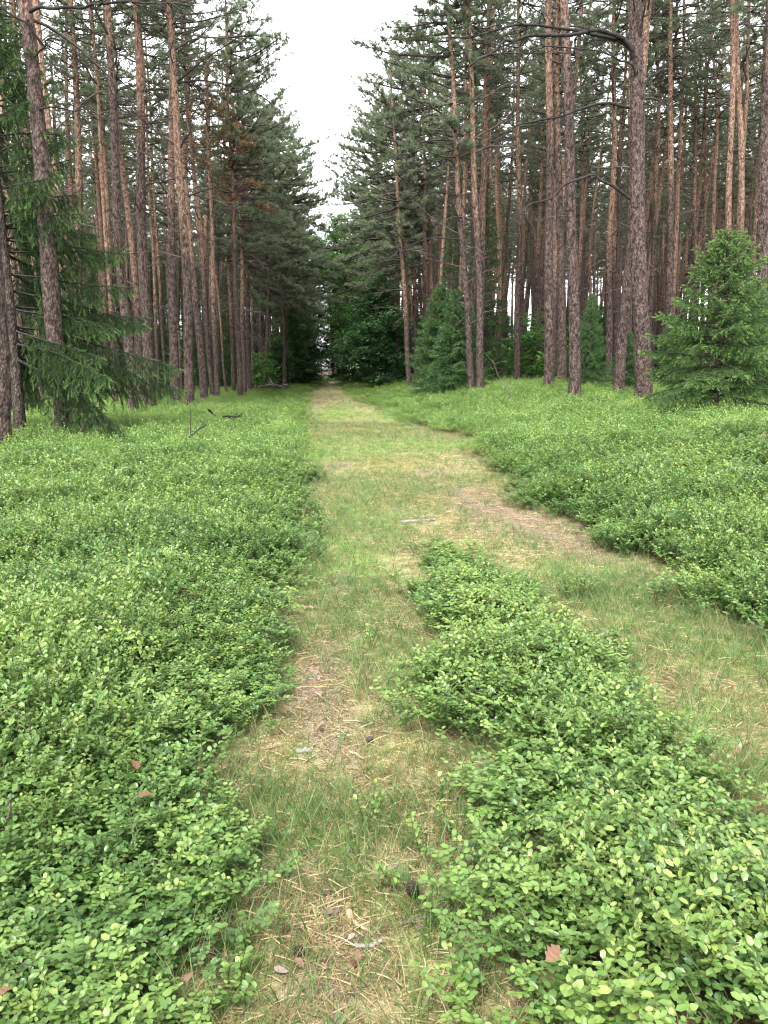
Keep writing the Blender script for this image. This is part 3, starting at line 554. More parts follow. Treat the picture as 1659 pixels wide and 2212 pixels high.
# ------------------------------------------------------------------ spruces
def shoot_tpl(n, nl, nw, seed):
    r = np.random.default_rng(seed); v = [[-.02, 0, 0], [.02, 0, 0], [0, 0, 1]]; f = [[0, 1, 2]]
    for i in range(n):
        t = (i + .5) / n; a = i * 2.4 + r.uniform(-.3, .3); sp_ = r.uniform(.6, 1.1) * (1 - .45 * t); d = np.array([sin(sp_) * cos(a), sin(sp_) * sin(a), cos(sp_)]); b = np.array([0, 0, t * .92]); s = unit(np.cross(d, [0, 0, 1])) * nw
        k = len(v); v += list([b - s, b + s, b + d * nl * r.uniform(.8, 1.15)]); f.append([k, k + 1, k + 2])
    return np.array(v), np.array(f)
SHOOT = shoot_tpl(18, .44, .062, 3); SHOOT_C = shoot_tpl(9, .48, .10, 4)
def spruce(seed, H, R, z0, whorl, sl, droop, mats, tpl, tw=.075, hang=.25, tip=.3, per=(4, 7), sparse_low=0.0, pw=.85, shade=None):
    """returns meshes: trunk and a list of boughs"""
    r = np.random.default_rng(seed); boughs = []
    z = z0
    while z < H - .08:
        t = (z - z0) / (H - z0); a0 = r.uniform(0, 6.28); nk = r.integers(*per)
        for k in range(nk):
            az = a0 + 2 * pi * k / nk + r.normal(0, .2); l = (R * (1 - t) ** pw * r.uniform(.72, 1.12) + .10); el = -.22 + .95 * t + r.normal(0, .08)
            d = np.array([cos(az) * cos(el), sin(az) * cos(el), sin(el)]); c = curve((0, 0, z + r.normal(0, .03)), d, l, 8, (0, 0, -droop * (1 - t) + r.uniform(0, .25)), .045, r)
            if shade and abs((az - shade + pi) % (2 * pi) - pi) < .95: continue
            mb = MB(); mb.add(*tube(c, np.linspace(.006 + .008 * l, .003, 9), 4), 1)
            P, D, T, SC = [], [], [], []
            n_tw = max(3, int(l / tw))
            for q in range(n_tw):
                s = (q + r.random()) / n_tw; s0 = (.12 + .30 * sparse_low * (1 - t)); s = s0 + (1 - s0) * s
                i = min(7, int(s * 8)); fr = s * 8 - i; b = c[i] * (1 - fr) + c[i + 1] * fr; bd = unit(c[i + 1] - c[i]); side = unit(np.cross(bd, [0, 0, 1])) * (1 if q % 2 else -1)
                tl = (.10 + .42 * l * (1 - s) ** .8 * min(1, .35 + s * 1.6)) * r.uniform(.6, 1.1)
                td = unit(bd * r.uniform(.5, .9) + side * r.uniform(.5, 1.0) + np.array([0, 0, -hang * r.uniform(.3, 1.6)])); e = curve(b, td, tl, 3, (0, 0, -hang * .9), .08, r)
                mb.add(*tube(e, [.0035, .003, .002, .0015], 3), 1)
                m_ = max(1, int(tl / (sl * .62)))
                for w in range(m_):
                    u = (w + r.random() * .6) / m_; j = min(2, int(u * 3)); p_ = e[j] * (1 - (u * 3 - j)) + e[j + 1] * (u * 3 - j)
                    P.append(p_); D.append(unit(e[j + 1] - e[j]) + r.normal(0, .38, 3)); T.append(.25 + .25 * u + (tip if w == m_ - 1 else 0) * r.random()); SC.append(sl * r.uniform(.8, 1.2))
            m_ = max(2, int(l / (sl * .7)))
            for w in range(m_):
                u = .15 + .85 * (w + .5) / m_; j = min(7, int(u * 8)); P.append(c[j] + (c[j + 1] - c[j]) * (u * 8 - j)); D.append(unit(c[j + 1] - c[j]) + r.normal(0, .3, 3)); T.append(.3 + (tip if w == m_ - 1 else .1)); SC.append(sl)
            P = np.array(P); n = len(P); stamp(mb, *tpl, P, frames(np.array(D), r.uniform(0, 6.28, n)), np.array(SC), 0, np.array(T) + r.normal(0, .15, n)); boughs.append(mb)
        z += whorl * r.uniform(.8, 1.2) * (1 - .45 * t)
    mb = MB(); n = 8; P = np.column_stack([r.normal(0, .004, n), r.normal(0, .004, n), H - .3 + np.linspace(0, .28, n)]); stamp(mb, *tpl, P, frames(np.tile([0, 0, 1.0], (n, 1)) + r.normal(0, .25, (n, 3)), r.uniform(0, 6, n)), np.full(n, sl), 0, .7); boughs.append(mb)
    r0 = .011 * H + .02; bf = lambda q: (.03 * sin(q * .8), .03 * cos(q * .7) - .03)
    tr = trunk_mesh(seed, H, r0, bf, 99, 10, .3, 'spruce_bark', .03, .25)
    return tr, [b.mesh('bough', [M[mats], M['limb']]) for b in boughs]
def merge_meshes(meshes, name):
    mb = MB()
    for me in meshes:
        v = np.empty(len(me.vertices) * 3, np.float32); me.vertices.foreach_get('co', v); t = np.empty(len(me.vertices), np.float32); me.attributes['tint'].data.foreach_get('value', t)
        lt = np.empty(len(me.polygons), np.int32); me.polygons.foreach_get('loop_total', lt); ls = np.empty(len(me.polygons), np.int32); me.polygons.foreach_get('loop_start', ls); mi = np.empty(len(me.polygons), np.int32); me.polygons.foreach_get('material_index', mi)
        li = np.empty(len(me.loops), np.int32); me.loops.foreach_get('vertex_index', li); base = mb.n; first = True
        for sz in (3, 4):
            for q in (0, 1):
                s = (lt == sz) & (mi == q)
                if s.any():
                    f = li[ls[s][:, None] + np.arange(sz)[None]]
                    if first: mb.add(v.reshape(-1, 3), f, q, t); first = False
                    else: mb.f.append(f + base); mb.m.append(np.full(len(f), q)); mb.sm.append(np.zeros(len(f), bool))
    out = mb.mesh(name, list(meshes[0].materials))
    return out
def place_spruce(proto, P, label, group, sc=1.0, rz=0.0, boughs=True, name='spruce_tree'):
    root = thing(name, (P[0], P[1], float(terrain(P[0], P[1]))), label, 'tree', group); root.rotation_euler = (0, 0, rz); root.scale = (sc, sc, sc)
    link('trunk', proto[0], root)
    if boughs:
        for b in proto[1]: link('bough', b, root)
    else: link('crown', proto[2], root)
    return root
YOUNG = spruce(301, 4.0, 2.0, .20, .25, .085, .32, 'spruce_young', SHOOT, .042, .30, .65, (5, 8), .15, .74)
P = G(1754 * O, 1000 * O, .2); P = at_depth(1754 * O, HORIZON, 17.5)
place_spruce(YOUNG, P, 'fresh green young spruce with a pointed tip at the right', 'spruces in the clearing', 1.0, .4)
OLD = spruce(302, 10.0, 3.5, 1.8, .36, .13, .24, 'spruce_dark', SHOOT, .050, 1.0, .6, (5, 8), .20, 1.2, -pi / 2)
P = at_depth(36 * O, HORIZON, 16.9)
place_spruce(OLD, P, 'big dark spruce with hanging boughs around the left trunks', 'spruces in the clearing', 1.0, 0.0)
BUSHY = spruce(303, 5.0, 2.0, .2, .25, .12, .30, 'spruce_needle', SHOOT_C, .055, .3, .25, (5, 8)); BUSHY = (*BUSHY, merge_meshes(BUSHY[1], 'crown'))
TALL = spruce(304, 11.0, 2.3, .6, .42, .16, .6, 'spruce_dark', SHOOT_C, .13, .5, .25, (4, 6)); TALL = (*TALL, merge_meshes(TALL[1], 'crown'))
def far_spruce(px, Y, proto, label, sc, rz, group='spruces among the pines'):
    return place_spruce(proto, at_depth(px * O, HORIZON, Y), label, group, sc, rz, False)
far_spruce(1118, 34.0, BUSHY, 'bushy spruce with skirts to the ground in front of grey pines', .88, .3)
far_spruce(1075, 37.5, BUSHY, 'broad low spruce left behind the bushy one', 1.0, 1.9)
far_spruce(1180, 40.0, TALL, 'taller dark spruce between pine trunks behind the bushy spruce', .88, 2.2)
far_spruce(1105, 44.0, TALL, 'drooping tall spruce over the bushy spruce', .85, .7)
far_spruce(1438, 29.0, BUSHY, 'small slim spruce right of the tall brown pine', .70, 3.0).scale = (.42, .42, .70)
far_spruce(1376, 34.0, BUSHY, 'knee-high spruce by the broad-footed pine', .36, 1.0)
far_spruce(1530, 27.0, BUSHY, 'little spruce between the slanting pine and the thickest pine', .42, 2.0)
far_spruce(1840, 20.5, BUSHY, 'low spruce at the right edge behind the young spruce', .62, 4.0)
far_spruce(1640, 30.0, BUSHY, 'pale little spruce left behind the young spruce', .55, 5.0)
k = 0
for px, Y, s in [(240, 60, .95), (300, 66, 1.05), (380, 58, .9), (420, 70, 1.1), (470, 62, .8), (520, 74, 1.1), (560, 68, .9), (600, 78, 1.15), (20, 52, .9), (150, 56, 1.0), (345, 80, 1.2), (645, 84, 1.1), (500, 84, 1.2), (1010, 74, 1.1), (960, 70, .9), (275, 74, 1.2), (210, 70, 1.1), (450, 78, 1.2), (395, 84, 1.3), (545, 60, .7), (575, 80, 1.2), (90, 64, 1.1), (330, 92, 1.4), (480, 94, 1.4), (250, 90, 1.4), (625, 92, 1.2), (120, 84, 1.3), (1060, 82, 1.2), (930, 84, 1.2), (1150, 76, 1.0)]:
    s_ = 'left' if px < 800 else 'right'
    far_spruce(px, Y, TALL, 'dark spruce deep among the pines %s of the path' % s_, s, r.uniform(0, 6), 'dark spruces deep in the stand %s of the path' % s_); k += 1

ru_ = np.random.default_rng(91); used = []
while len(used) < 64:
    Y = ru_.uniform(62, 104); px = ru_.uniform(960, 1900) if ru_.random() < .72 else ru_.uniform(-20, 560); x = at_depth(px * O, HORIZON, Y)[0]
    if abs(x - xpath(Y)) < 7 or any((x - a) ** 2 + (Y - b) ** 2 < 6 for a, b in used): continue
    used.append((x, Y)); s_ = 'left' if x < xpath(Y) else 'right'
    far_spruce(px, Y, BUSHY, 'small far spruce of the low undergrowth deep in the stand %s of the path' % s_, ru_.uniform(.6, 1.2), ru_.uniform(0, 6), 'far low spruces in the stand %s of the path' % s_)

# ------------------------------------------------------------------ broad-leaved trees and bushes at the path's end
def spray_tpl(n, seed, leaf=.11):
    r = np.random.default_rng(seed); v = []; f = []
    for i in range(n):
        c = np.array([r.normal(0, .30), r.normal(0, .30), r.normal(0, .05)]); a = r.uniform(0, 6.28); d = np.array([cos(a), sin(a), r.uniform(-.5, .2)]); s = unit(np.cross(d, [r.normal(0, .3), r.normal(0, .3), 1])); k = len(v); L = leaf * r.uniform(.7, 1.3)
        v += [c - d * L, c + s * L * .55, c + d * L, c - s * L * .55]; f.append([k, k + 1, k + 2, k + 3])
    return np.array(v), np.array(f)
SPRAY = spray_tpl(14, 1)
def broadleaf(seed, H, R, z0, n_limb, mat, r0=.12, lean=(0, 0), up=.5):
    r = np.random.default_rng(seed); mb = MB(); P = []; T = []; bf = lambda z: (lean[0] * (z / H) ** 2, lean[1] * (z / H) ** 2)
    for q in range(n_limb):
        t = (q + r.random()) / n_limb; z = z0 + (H - z0) * t * .92; az = r.uniform(0, 6.28); l = R * (1.25 * math.sqrt(max(.02, 1 - (2 * abs(t - .36)) ** 2 * .55 if t < .86 else .2))) * r.uniform(.6, 1.05) * (1 - .45 * t); el = r.uniform(-.1, .3) + up * t
        x, y = bf(z); c = curve((x, y, z), (cos(az) * cos(el), sin(az) * cos(el), sin(el)), l, 6, (0, 0, -.25), .1, r); mb.add(*tube(c, np.linspace(.012 + .01 * l, .005, 7), 4), 1)
        for w in range(int(9 * l)):
            s = r.uniform(.25, 1.05); i = min(5, int(s * 6)); p = c[i] + (c[i + 1] - c[i]) * (s * 6 - i); off = r.normal(0, 1, 3) * np.array([.28, .28, .12]) * (1 + .25 * l); P.append(p + off); T.append(r.uniform(.1, .7) + .25 * t)
    P = np.array(P); n = len(P); d = np.tile([0, 0, 1.0], (n, 1)) + r.normal(0, .28, (n, 3)); stamp(mb, *SPRAY, P, frames(d, r.uniform(0, 6.28, n)), r.uniform(.7, 1.15, n), 0, np.array(T))
    return trunk_mesh(seed, H * .92, r0, bf, 99, 8, .5, 'spruce_bark', .04), mb.mesh('crown', [M[mat], M['limb']])
def place_bl(proto, x, y, label, name, group, sc=1, rz=0):
    root = thing(name, (x, y, float(terrain(x, y))), label, 'tree' if 'tree' in name else 'bush', group); root.rotation_euler = (0, 0, rz); root.scale = (sc, sc, sc); link('trunk', proto[0], root); link('crown', proto[1], root); return root
BEECH = broadleaf(401, 7.5, 2.3, .3, 75, 'beech_leaf', .09)
BEECH2 = broadleaf(402, 6.0, 2.1, .2, 65, 'beech_leaf', .08)
OAK = broadleaf(403, 19.0, 4.6, 5.0, 110, 'oak_leaf', .22, (-2.2, 0))
DARK = broadleaf(404, 17.0, 4.0, 2.5, 120, 'beech_leaf', .20)
SAPL = broadleaf(405, 3.2, 1.1, .4, 22, 'oak_leaf', .03)
for px, Y, pr, sc, lab in [(746, 104, BEECH, .98, 'farthest dark bush on the left of the pale slit'), (826, 106, BEECH, .95, 'farthest dark bush on the right of the pale slit'), (925, 60, BEECH, 1.12, 'rounded dark beech bush right of the path end'), (885, 74, BEECH, 1.0, 'smaller dark beech bush deeper on the right of the path end'), (975, 66, BEECH2, .9, 'dark beech bush behind the ochre and grey pine'), (712, 72, BEECH2, 1.15, 'dark beech bush left of the path end'), (742, 80, BEECH, .95, 'dark bush hugging the left side of the far path'), (676, 66, BEECH2, .72, 'low dark bush between slim pines left of the path')]:
    p = at_depth(px * O, HORIZON, Y); place_bl(pr, p[0], Y, lab, 'beech_bush', 'dark beech bushes at the path end', sc, r.uniform(0, 6))
for px, Y, pr, sc, rz, lab in [(862, 79, OAK, .88, 0, 'bright green oak leaning over the far end of the path'), (768, 102, DARK, 1.12, 1, 'dark broad-leaved tree left of the far path'), (860, 108, DARK, 1.05, 2, 'dark broad-leaved tree behind the bright green oak'), (905, 88, DARK, .72, 4, 'dark broad-leaved tree above the right beech bushes'), (725, 96, DARK, .8, 3, 'dark broad-leaved tree above the left bushes'), (866, 124, DARK, .8, 5, 'farthest dark broad-leaved tree in the gap at the path end')]:
    p = at_depth(px * O, HORIZON, Y); place_bl(pr, p[0], Y, lab, 'broadleaf_tree', 'broad-leaved trees at the path end', sc, rz)
for px, Y, sc, lab in [(1300, 40, 1.1, 'light green sapling between the bristly pine and the broad-footed pine'), (1322, 52, 1.2, 'light green sapling behind the broad-footed pine'), (1205, 48, .8, 'pale sapling by the ochre pine'), (640, 56, .85, 'pale green sapling by the brushwood heap left of the path'), (440, 55, .9, 'pale green sapling behind the orange-barked pine'), (1385, 46, 1.0, 'pale sapling left of the tall brown pine'), (1245, 55, .9, 'light sapling far between the grey pines')]:
    p = at_depth(px * O, HORIZON, Y); place_bl(SAPL, p[0], Y, lab, 'sapling', 'leafy saplings among the pines', sc, r.uniform(0, 6))

# ------------------------------------------------------------------ bilberry carpet
def leaf_tpl(fold=.18, curl=.15, hi=True):
    if hi:
        v = [[0, 0, 0], [.30, .28, fold * .26], [.28, -.28, fold * .26], [.32, 0, 0], [.74, .26, fold * .2 - curl * .35], [.76, -.25, fold * .2 - curl * .35], [.74, 0, -curl * .4], [.97, 0, -curl]]
        f = [[0, 3, 1], [0, 2, 3], [1, 3, 6], [1, 6, 4], [3, 2, 5], [3, 5, 6], [4, 6, 7], [6, 5, 7]]
    else:
        v = [[0, 0, 0], [.45, .30, .05], [1, 0, -.1], [.45, -.30, .05]]; f = [[0, 2, 1], [0, 3, 2]]
    return np.array(v, float), np.array(f)
def oriented(d, nrm):
    d = unit(d); y = unit(np.cross(nrm, d)); return np.stack([d, y, np.cross(d, y)], 2)
def bilberry(seed, n_stem, spread, h, leaf, hi=True, mat='bilberry'):
    r = np.random.default_rng(seed); mb = MB(); P, D, N, T, SC = [], [], [], [], []
    for q in range(n_stem):
        a = r.uniform(0, 6.28); rr = spread * math.sqrt(r.random()) * .7; p0 = np.array([cos(a) * rr, sin(a) * rr, -.02]); out = np.array([cos(a), sin(a), 0]) * r.uniform(0, .5) + r.normal(0, .2, 3) * [1, 1, 0]
        H = h * r.uniform(.65, 1.1); c = curve(p0, out + [0, 0, 1], H, 5, r.normal(0, .2, 3), .1, r)
        if hi: mb.add(*tube(c, np.linspace(.0022, .0012, 6), 3), 1)
        twigs = [(c[3], c[5] - c[3], c[3:6])]
        for w in range(r.integers(4, 7)):
            i = r.integers(2, 5); az = r.uniform(0, 6.28); d = unit(np.array([cos(az) * .8, sin(az) * .8, r.uniform(.35, 1.1)])); tl = H * r.uniform(.22, .42); e = curve(c[i] + (c[min(5, i + 1)] - c[i]) * r.random(), d, tl, 3, (0, 0, r.uniform(-.2, .4)), .15, r); twigs.append((e[0], e[-1] - e[0], e))
            if hi: mb.add(*tube(e, [.0014, .0012, .001, .0008], 3), 1)
        for b, d, e in twigs:
            L = np.linalg.norm(d); nl = max(4, int(L / (leaf * .42))) if hi else max(3, int(L / (leaf * .55))); dirn = unit(d); side = unit(np.cross(dirn, [r.normal(0, .3), r.normal(0, .3), 1]))
            for i in range(nl):
                u = (i + .6) / nl; j = u * (len(e) - 1); j0 = min(len(e) - 2, int(j)); p = e[j0] + (e[j0 + 1] - e[j0]) * (j - j0); s = 1 if i % 2 else -1
                P.append(p); D.append(dirn * r.uniform(.4, .9) + side * s * r.uniform(.6, 1.1) + r.normal(0, .2, 3)); N.append(np.array([0, 0, 1.0]) + dirn * .15 + r.normal(0, .32, 3)); T.append((.22 if hi else .33) + .30 * u * (p[2] / h) + .10 * (p[2] / h) + r.normal(0, .09) + (.45 if r.random() < .012 else 0)); SC.append(leaf * r.uniform(.5, 1.2) * (.75 + .35 * sin(u * 2.6)))  # far kinds tinted lighter: grazing sheen put into the colour, plus young top leaves
    stamp(mb, *leaf_tpl(hi=hi), np.array(P), oriented(np.array(D), np.array(N)), np.array(SC), 0, np.clip(np.array(T), 0, 1))
    return mb.mesh('bilberry_kind', [M[mat], M['bilberry_stem']])
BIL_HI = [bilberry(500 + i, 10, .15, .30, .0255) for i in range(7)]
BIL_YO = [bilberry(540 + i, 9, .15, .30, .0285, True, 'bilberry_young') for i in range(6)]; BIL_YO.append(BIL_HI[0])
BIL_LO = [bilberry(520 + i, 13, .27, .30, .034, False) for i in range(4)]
def bil_points(Pol, seed, name, label, dens=1.0, gap=.0, hi=BIL_HI):
    r = np.random.default_rng(seed); POS, SCL, IDX = [], [], []
    for y0, y1, s, lo, sxy in [(.4, 4, .105, 0, .95), (4, 8, .13, 0, 1.0), (8, 13, .18, 0, 1.25), (13, 22, .26, 1, 1.0), (22, 38, .36, 1, 1.25), (38, 70, .60, 1, 1.9), (70, 125, 1.1, 1, 3.2)]:
        w = .56 * y1 + 2.5; s = s / math.sqrt(dens); nx, ny = int(2 * w / s), int((y1 - y0) / s) + 1
        gx, gy = np.meshgrid(-w + s * np.arange(nx), y0 + s * np.arange(ny)); x = gx.ravel() + r.uniform(-.5, .5, gx.size) * s; y = gy.ravel() + r.uniform(-.5, .5, gx.size) * s
        wig = (.30 * (vnoise(x * 1.9, y * 1.9, 9) - .5) + .22 * (vnoise(x * 5, y * 5, 8) - .5)) * min(1, 40 / y1); pts = np.column_stack([x + wig, y + wig]); k = (inside(Pol, pts) | ((r.random(len(x)) < .015) & (y < 13) & (edge_dist(Pol, pts) < .2))) & (abs(x) < .56 * y + 2.5); x, y, pts = x[k], y[k], pts[k]
        if not len(x): continue
        d = edge_dist(Pol, pts); nz = vnoise(x * 1.1, y * 1.1, 3) * .6 + vnoise(x * 2.7, y * 2.7, 4) * .4
        k = (nz > .26 * sst(2.2, 4, y) + (gap + (.75 * sst(5.0, 7.0, y) if gap else 0)) * .35 * sst(3.5, 5.5, y)) | (r.random(len(x)) < .45); k &= (d > .04) & (r.random(len(x)) < np.clip(.22 + d / .45, 0, 1)); x, y, d, nz = x[k], y[k], d[k], nz[k]
        hgt = (.42 + .58 * np.clip(d / .8, 0, 1)) * (.50 + .85 * nz) * np.where(gap, 1.0 - .55 * sst(4.5, 7.0, y), 1.0) * r.uniform(.85, 1.15, len(x)) * (1.0 if y1 < 38 else .9)
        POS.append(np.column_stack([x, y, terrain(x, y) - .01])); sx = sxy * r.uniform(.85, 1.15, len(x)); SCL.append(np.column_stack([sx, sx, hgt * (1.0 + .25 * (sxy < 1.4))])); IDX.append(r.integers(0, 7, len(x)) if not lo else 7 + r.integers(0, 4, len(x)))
    POS = np.vstack(POS); n = len(POS); rot = np.column_stack([r.normal(0, .10, (n, 2)), r.uniform(0, 6.28, n)])
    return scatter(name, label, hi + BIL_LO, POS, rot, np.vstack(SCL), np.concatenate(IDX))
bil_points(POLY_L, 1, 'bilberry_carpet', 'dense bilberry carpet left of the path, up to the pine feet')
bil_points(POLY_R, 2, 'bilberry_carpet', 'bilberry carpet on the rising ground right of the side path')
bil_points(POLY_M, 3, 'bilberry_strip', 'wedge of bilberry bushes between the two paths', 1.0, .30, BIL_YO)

# ------------------------------------------------------------------ grass, straw, needles, moss on the paths
def blades(seed, n, spread, h, w, lean, mat, segs=3, flat=False):
    r = np.random.default_rng(seed); mb = MB()
    for i in range(n):
        a = r.uniform(0, 6.28); rr = spread * math.sqrt(r.random()); p = np.array([cos(a) * rr, sin(a) * rr, -.005]); az = r.uniform(0, 6.28); L = h * r.uniform(.45, 1.15)
        if flat: d0 = np.array([cos(az), sin(az), r.uniform(.02, .30)]); bend = (0, 0, -.35); p[2] = r.uniform(.002, .02)
        else: d0 = np.array([cos(az) * lean, sin(az) * lean, 1.0]) * 1.0 + r.normal(0, .1, 3); bend = np.array([cos(az), sin(az), -.4]) * r.uniform(.1, 1.0) * lean * 2
        c = curve(p, d0, L, segs, bend, .06, r); s = unit(np.cross(unit(c[-1] - c[0]), [r.normal(), r.normal(), .4])) * w * r.uniform(.7, 1.2)
        v = []
        for j, q in enumerate(c[:-1]): t = 1 - .5 * (j / segs) ** 2; v += [q - s * t, q + s * t]
        v.append(c[-1]); f4 = [[2 * j, 2 * j + 1, 2 * j + 3, 2 * j + 2] for j in range(segs - 1)]; k = 2 * (segs - 1); tt = r.uniform(.1, .9)
        mb.add(v, f4, 0, tt); mb.add(v[-3:], [[0, 1, 2]], 0, tt)
    return mb.mesh('blades', [M[mat]])
GR = [blades(600 + i, 12, .05, .125, .0014, .35, 'grass') for i in range(4)] + [blades(610 + i, 4, .04, .21, .0012, .22, 'grass') for i in range(2)]
GR += GR[:5] + [blades(660 + i, 16, .055, .055, .0012, .45, 'grass', 2) for i in range(4)] + [blades(670 + i, 14, .055, .05, .0010, .6, 'straw', 2) for i in range(2)]
ST = [blades(620 + i, 12, .07, .10, .0013, .5, 'straw', 3, True) for i in range(3)] + [blades(630, 3, .04, .16, .0009, .25, 'straw')]
NE = [blades(640 + i, 26, .11, .055, .0010, .5, 'needle_litter', 2, True) for i in range(3)] + [blades(645 + i, 7, .11, .045, .0020, .5, 'twig', 2, True) for i in range(2)]
def moss_tuft(seed):
    r = np.random.default_rng(seed); mb = MB(); n = 90; a = r.uniform(0, 6.28, n); q = .06 * np.sqrt(r.random(n)); v = []; f = []
    for i in range(n):
        p = np.array([cos(a[i]) * q[i], sin(a[i]) * q[i], .006 * (1 - (q[i] / .06) ** 2)]); d = np.array([r.normal(0, .6), r.normal(0, .6), 1.0]); d = unit(d) * r.uniform(.008, .018); s = unit(np.cross(d, r.normal(0, 1, 3))) * .0016; v += [p - s, p + s, p + d]; f.append([3 * i, 3 * i + 1, 3 * i + 2])
    mb.add(np.array(v), np.array(f), 0, np.repeat(r.uniform(.1, .9, n), 3)); return mb.mesh('moss', [M['moss']])
MO = [moss_tuft(650 + i) for i in range(3)]
def path_points(seed, bands):
    r = np.random.default_rng(seed); out = []
    for y0, y1, s in bands:
        w0 = .56 * y1 + 2; xs0 = -w0; nx, ny = int(2 * w0 / s), int((y1 - y0) / s); gx, gy = np.meshgrid(xs0 + s * np.arange(nx), y0 + s * np.arange(ny)); x = gx.ravel() + r.uniform(-.5, .5, gx.size) * s; y = gy.ravel() + r.uniform(-.5, .5, gx.size) * s
        pts = np.column_stack([x, y]); k = abs(x) < .56 * y + 2
        x, y, pts = x[k], y[k], pts[k]; k = np.ones(len(x), bool)
        for P in (POLY_L, POLY_R, POLY_M): k &= ~(inside(P, pts) & (edge_dist(P, pts) > .14))
        out.append(np.column_stack([x[k], y[k], np.full(k.sum(), s)]))
    return np.vstack(out)
def scat_path(name, label, protos, seed, bands, densf, scale, growth=.35):
    r = np.random.default_rng(seed); q = path_points(seed, bands); x, y, s = q.T; k = r.random(len(x)) < densf(x, y); x, y, s = x[k], y[k], s[k]; n = len(x)
    g = scale * r.uniform(.7, 1.3, n); wd = g * (1 + growth * np.clip(y / 8 - .5, 0, 6)); rot = np.column_stack([r.normal(0, .08, (n, 2)), r.uniform(0, 6.28, n)])
    return scatter(name, label, protos, np.column_stack([x, y, terrain(x, y)]), rot, np.column_stack([wd, wd, g]), r.integers(0, len(protos), n))
bn = [(.5, 3, .035), (3, 6, .05), (6, 12, .072), (12, 24, .13), (24, 50, .30), (50, 110, .7)]
fg = lambda x, y: np.clip(.52 + .45 * (vnoise(x * 1.6, y * 1.6, 11) - .35) + .75 * bl_eval(B_GRASS, x, y) - .30 * bl_eval(B_BARE, x, y) + .25 * sst(14, 30, y), .04, 1)
scat_path('grass', 'thin green grass growing on the paths', GR, 21, bn, fg, 1.0)
scat_path('dry_grass', 'flattened pale dry grass on the paths', ST, 22, bn, lambda x, y: np.clip(.55 + .3 * (vnoise(x * 2, y * 2, 12) - .5) - .2 * bl_eval(B_MOSS, x, y), 0, 1), 1.0)
scat_path('needle_litter', 'brown pine needles strewn on the bare patches of the path', NE, 23, [(.5, 3, .07), (3, 6, .09), (6, 12, .14), (12, 24, .25)], lambda x, y: np.clip(.22 + .9 * bl_eval(B_BARE, x, y), 0, 1), 1.0)
scat_path('moss', 'yellow-green moss cushions on the paths', MO, 24, [(.5, 3, .055), (3, 6, .07), (6, 12, .11), (12, 24, .2)], lambda x, y: np.clip(.40 + .5 * (vnoise(x * 2.3, y * 2.3, 14) - .5) + .8 * bl_eval(B_MOSS, x, y) - .3 * bl_eval(B_BARE, x, y), 0, 1), 1.1)

# ------------------------------------------------------------------ small countable things on the ground
def ground_pt(ox, oy, dz=0.0): p = G(ox * O, oy * O, dz); p[2] += dz; return p
def dead_leaf_mesh(seed, lobes, mat):
    r = np.random.default_rng(seed); n = 15; v = []; f = []; cu = r.uniform(-.5, .9); cw = r.uniform(.2, .7)
    for i in range(n):
        t = i / (n - 1); w = .30 * sin(pi * min(1, t * 1.02)) ** .7 * (1 + (.32 * cos(t * 2 * pi * lobes) if lobes else 0)) + .012
        z = cu * .3 * (t - .5) ** 2; v += [[t - .5, w, z + cw * w * w * 2], [t - .5, 0, z], [t - .5, -w, z + cw * w * w * 2.4]]
    for i in range(n - 1): a = 3 * i; f += [[a, a + 1, a + 4, a + 3], [a + 1, a + 2, a + 5, a + 4]]
    mb = MB(); mb.add(v, f, 0, r.uniform(.3, .7), True); return mb.mesh('dead_leaf', [M[mat]])
OAKL = [dead_leaf_mesh(700 + i, 4, 'dead_leaf') for i in range(4)]; OVAL = [dead_leaf_mesh(710 + i, 0, 'pale_leaf') for i in range(4)]
def put_leaf(ox, oy, size, kind, label, group='fallen leaves on the path', dz=.02, tilt=.25):
    me = (OAKL if kind == 'oak' else OVAL)[int(r.integers(4))]; o = link('fallen_leaf', me); o.location = ground_pt(ox, oy, dz); o.rotation_euler = (r.normal(0, tilt), r.normal(0, tilt), r.uniform(0, 6.28)); o.scale = (size * .58,) * 3; tag(o, label, 'leaf', group)
put_leaf(782, 1776, .10, 'oak', 'orange oak leaf lying alone mid-path between the bilberry edges')
put_leaf(930, 1812, .07, 'oak', 'small orange leaf right of a short pale stick mid-path')
put_leaf(650, 1860, .07, 'oak', 'light brown leaf at the left bilberry edge, level with the white bark chip')
put_leaf(682, 2018, .075, 'oak', 'orange curled leaf beside grass at the left half of the path')
put_leaf(703, 2035, .06, 'oval', 'pale leaf touching the orange curled leaf in the grass')
put_leaf(955, 2125, .09, 'oval', 'large bleached leaf right of the dense grass, above the cone')
put_leaf(942, 2155, .07, 'oak', 'pinkish leaf under the large bleached leaf')
put_leaf(802, 2230, .065, 'oval', 'pink oval leaf left of the pale stripped stick')
put_leaf(688, 2370, .085, 'oval', 'grey bleached leaf at the lower left of the path')
put_leaf(732, 2350, .06, 'oak', 'tan leaf right of the grey bleached leaf')
put_leaf(684, 2470, .085, 'oak', 'orange-brown curled leaf at the bottom edge of the path')
put_leaf(828, 2492, .08, 'oval', 'whitish leaf at the bottom edge, right of the orange-brown one')
put_leaf(875, 2335, .06, 'oak', 'russet leaf below the curved white stick')
put_leaf(858, 2290, .045, 'oval', 'tiny white leaf just above the curved white stick')
put_leaf(455, 1445, .17, 'oak', 'big pinkish dry leaf caught on top of the left bilberries', dz=.27)
put_leaf(470, 1455, .11, 'oak', 'smaller dry leaf beside the big one on the left bilberries', dz=.31)
put_leaf(355, 1940, .10, 'oak', 'orange withered leaf on the left bilberries near the path', dz=.25)
put_leaf(330, 1870, .09, 'oak', 'reddish leaf deeper in the left bilberries', dz=.25)
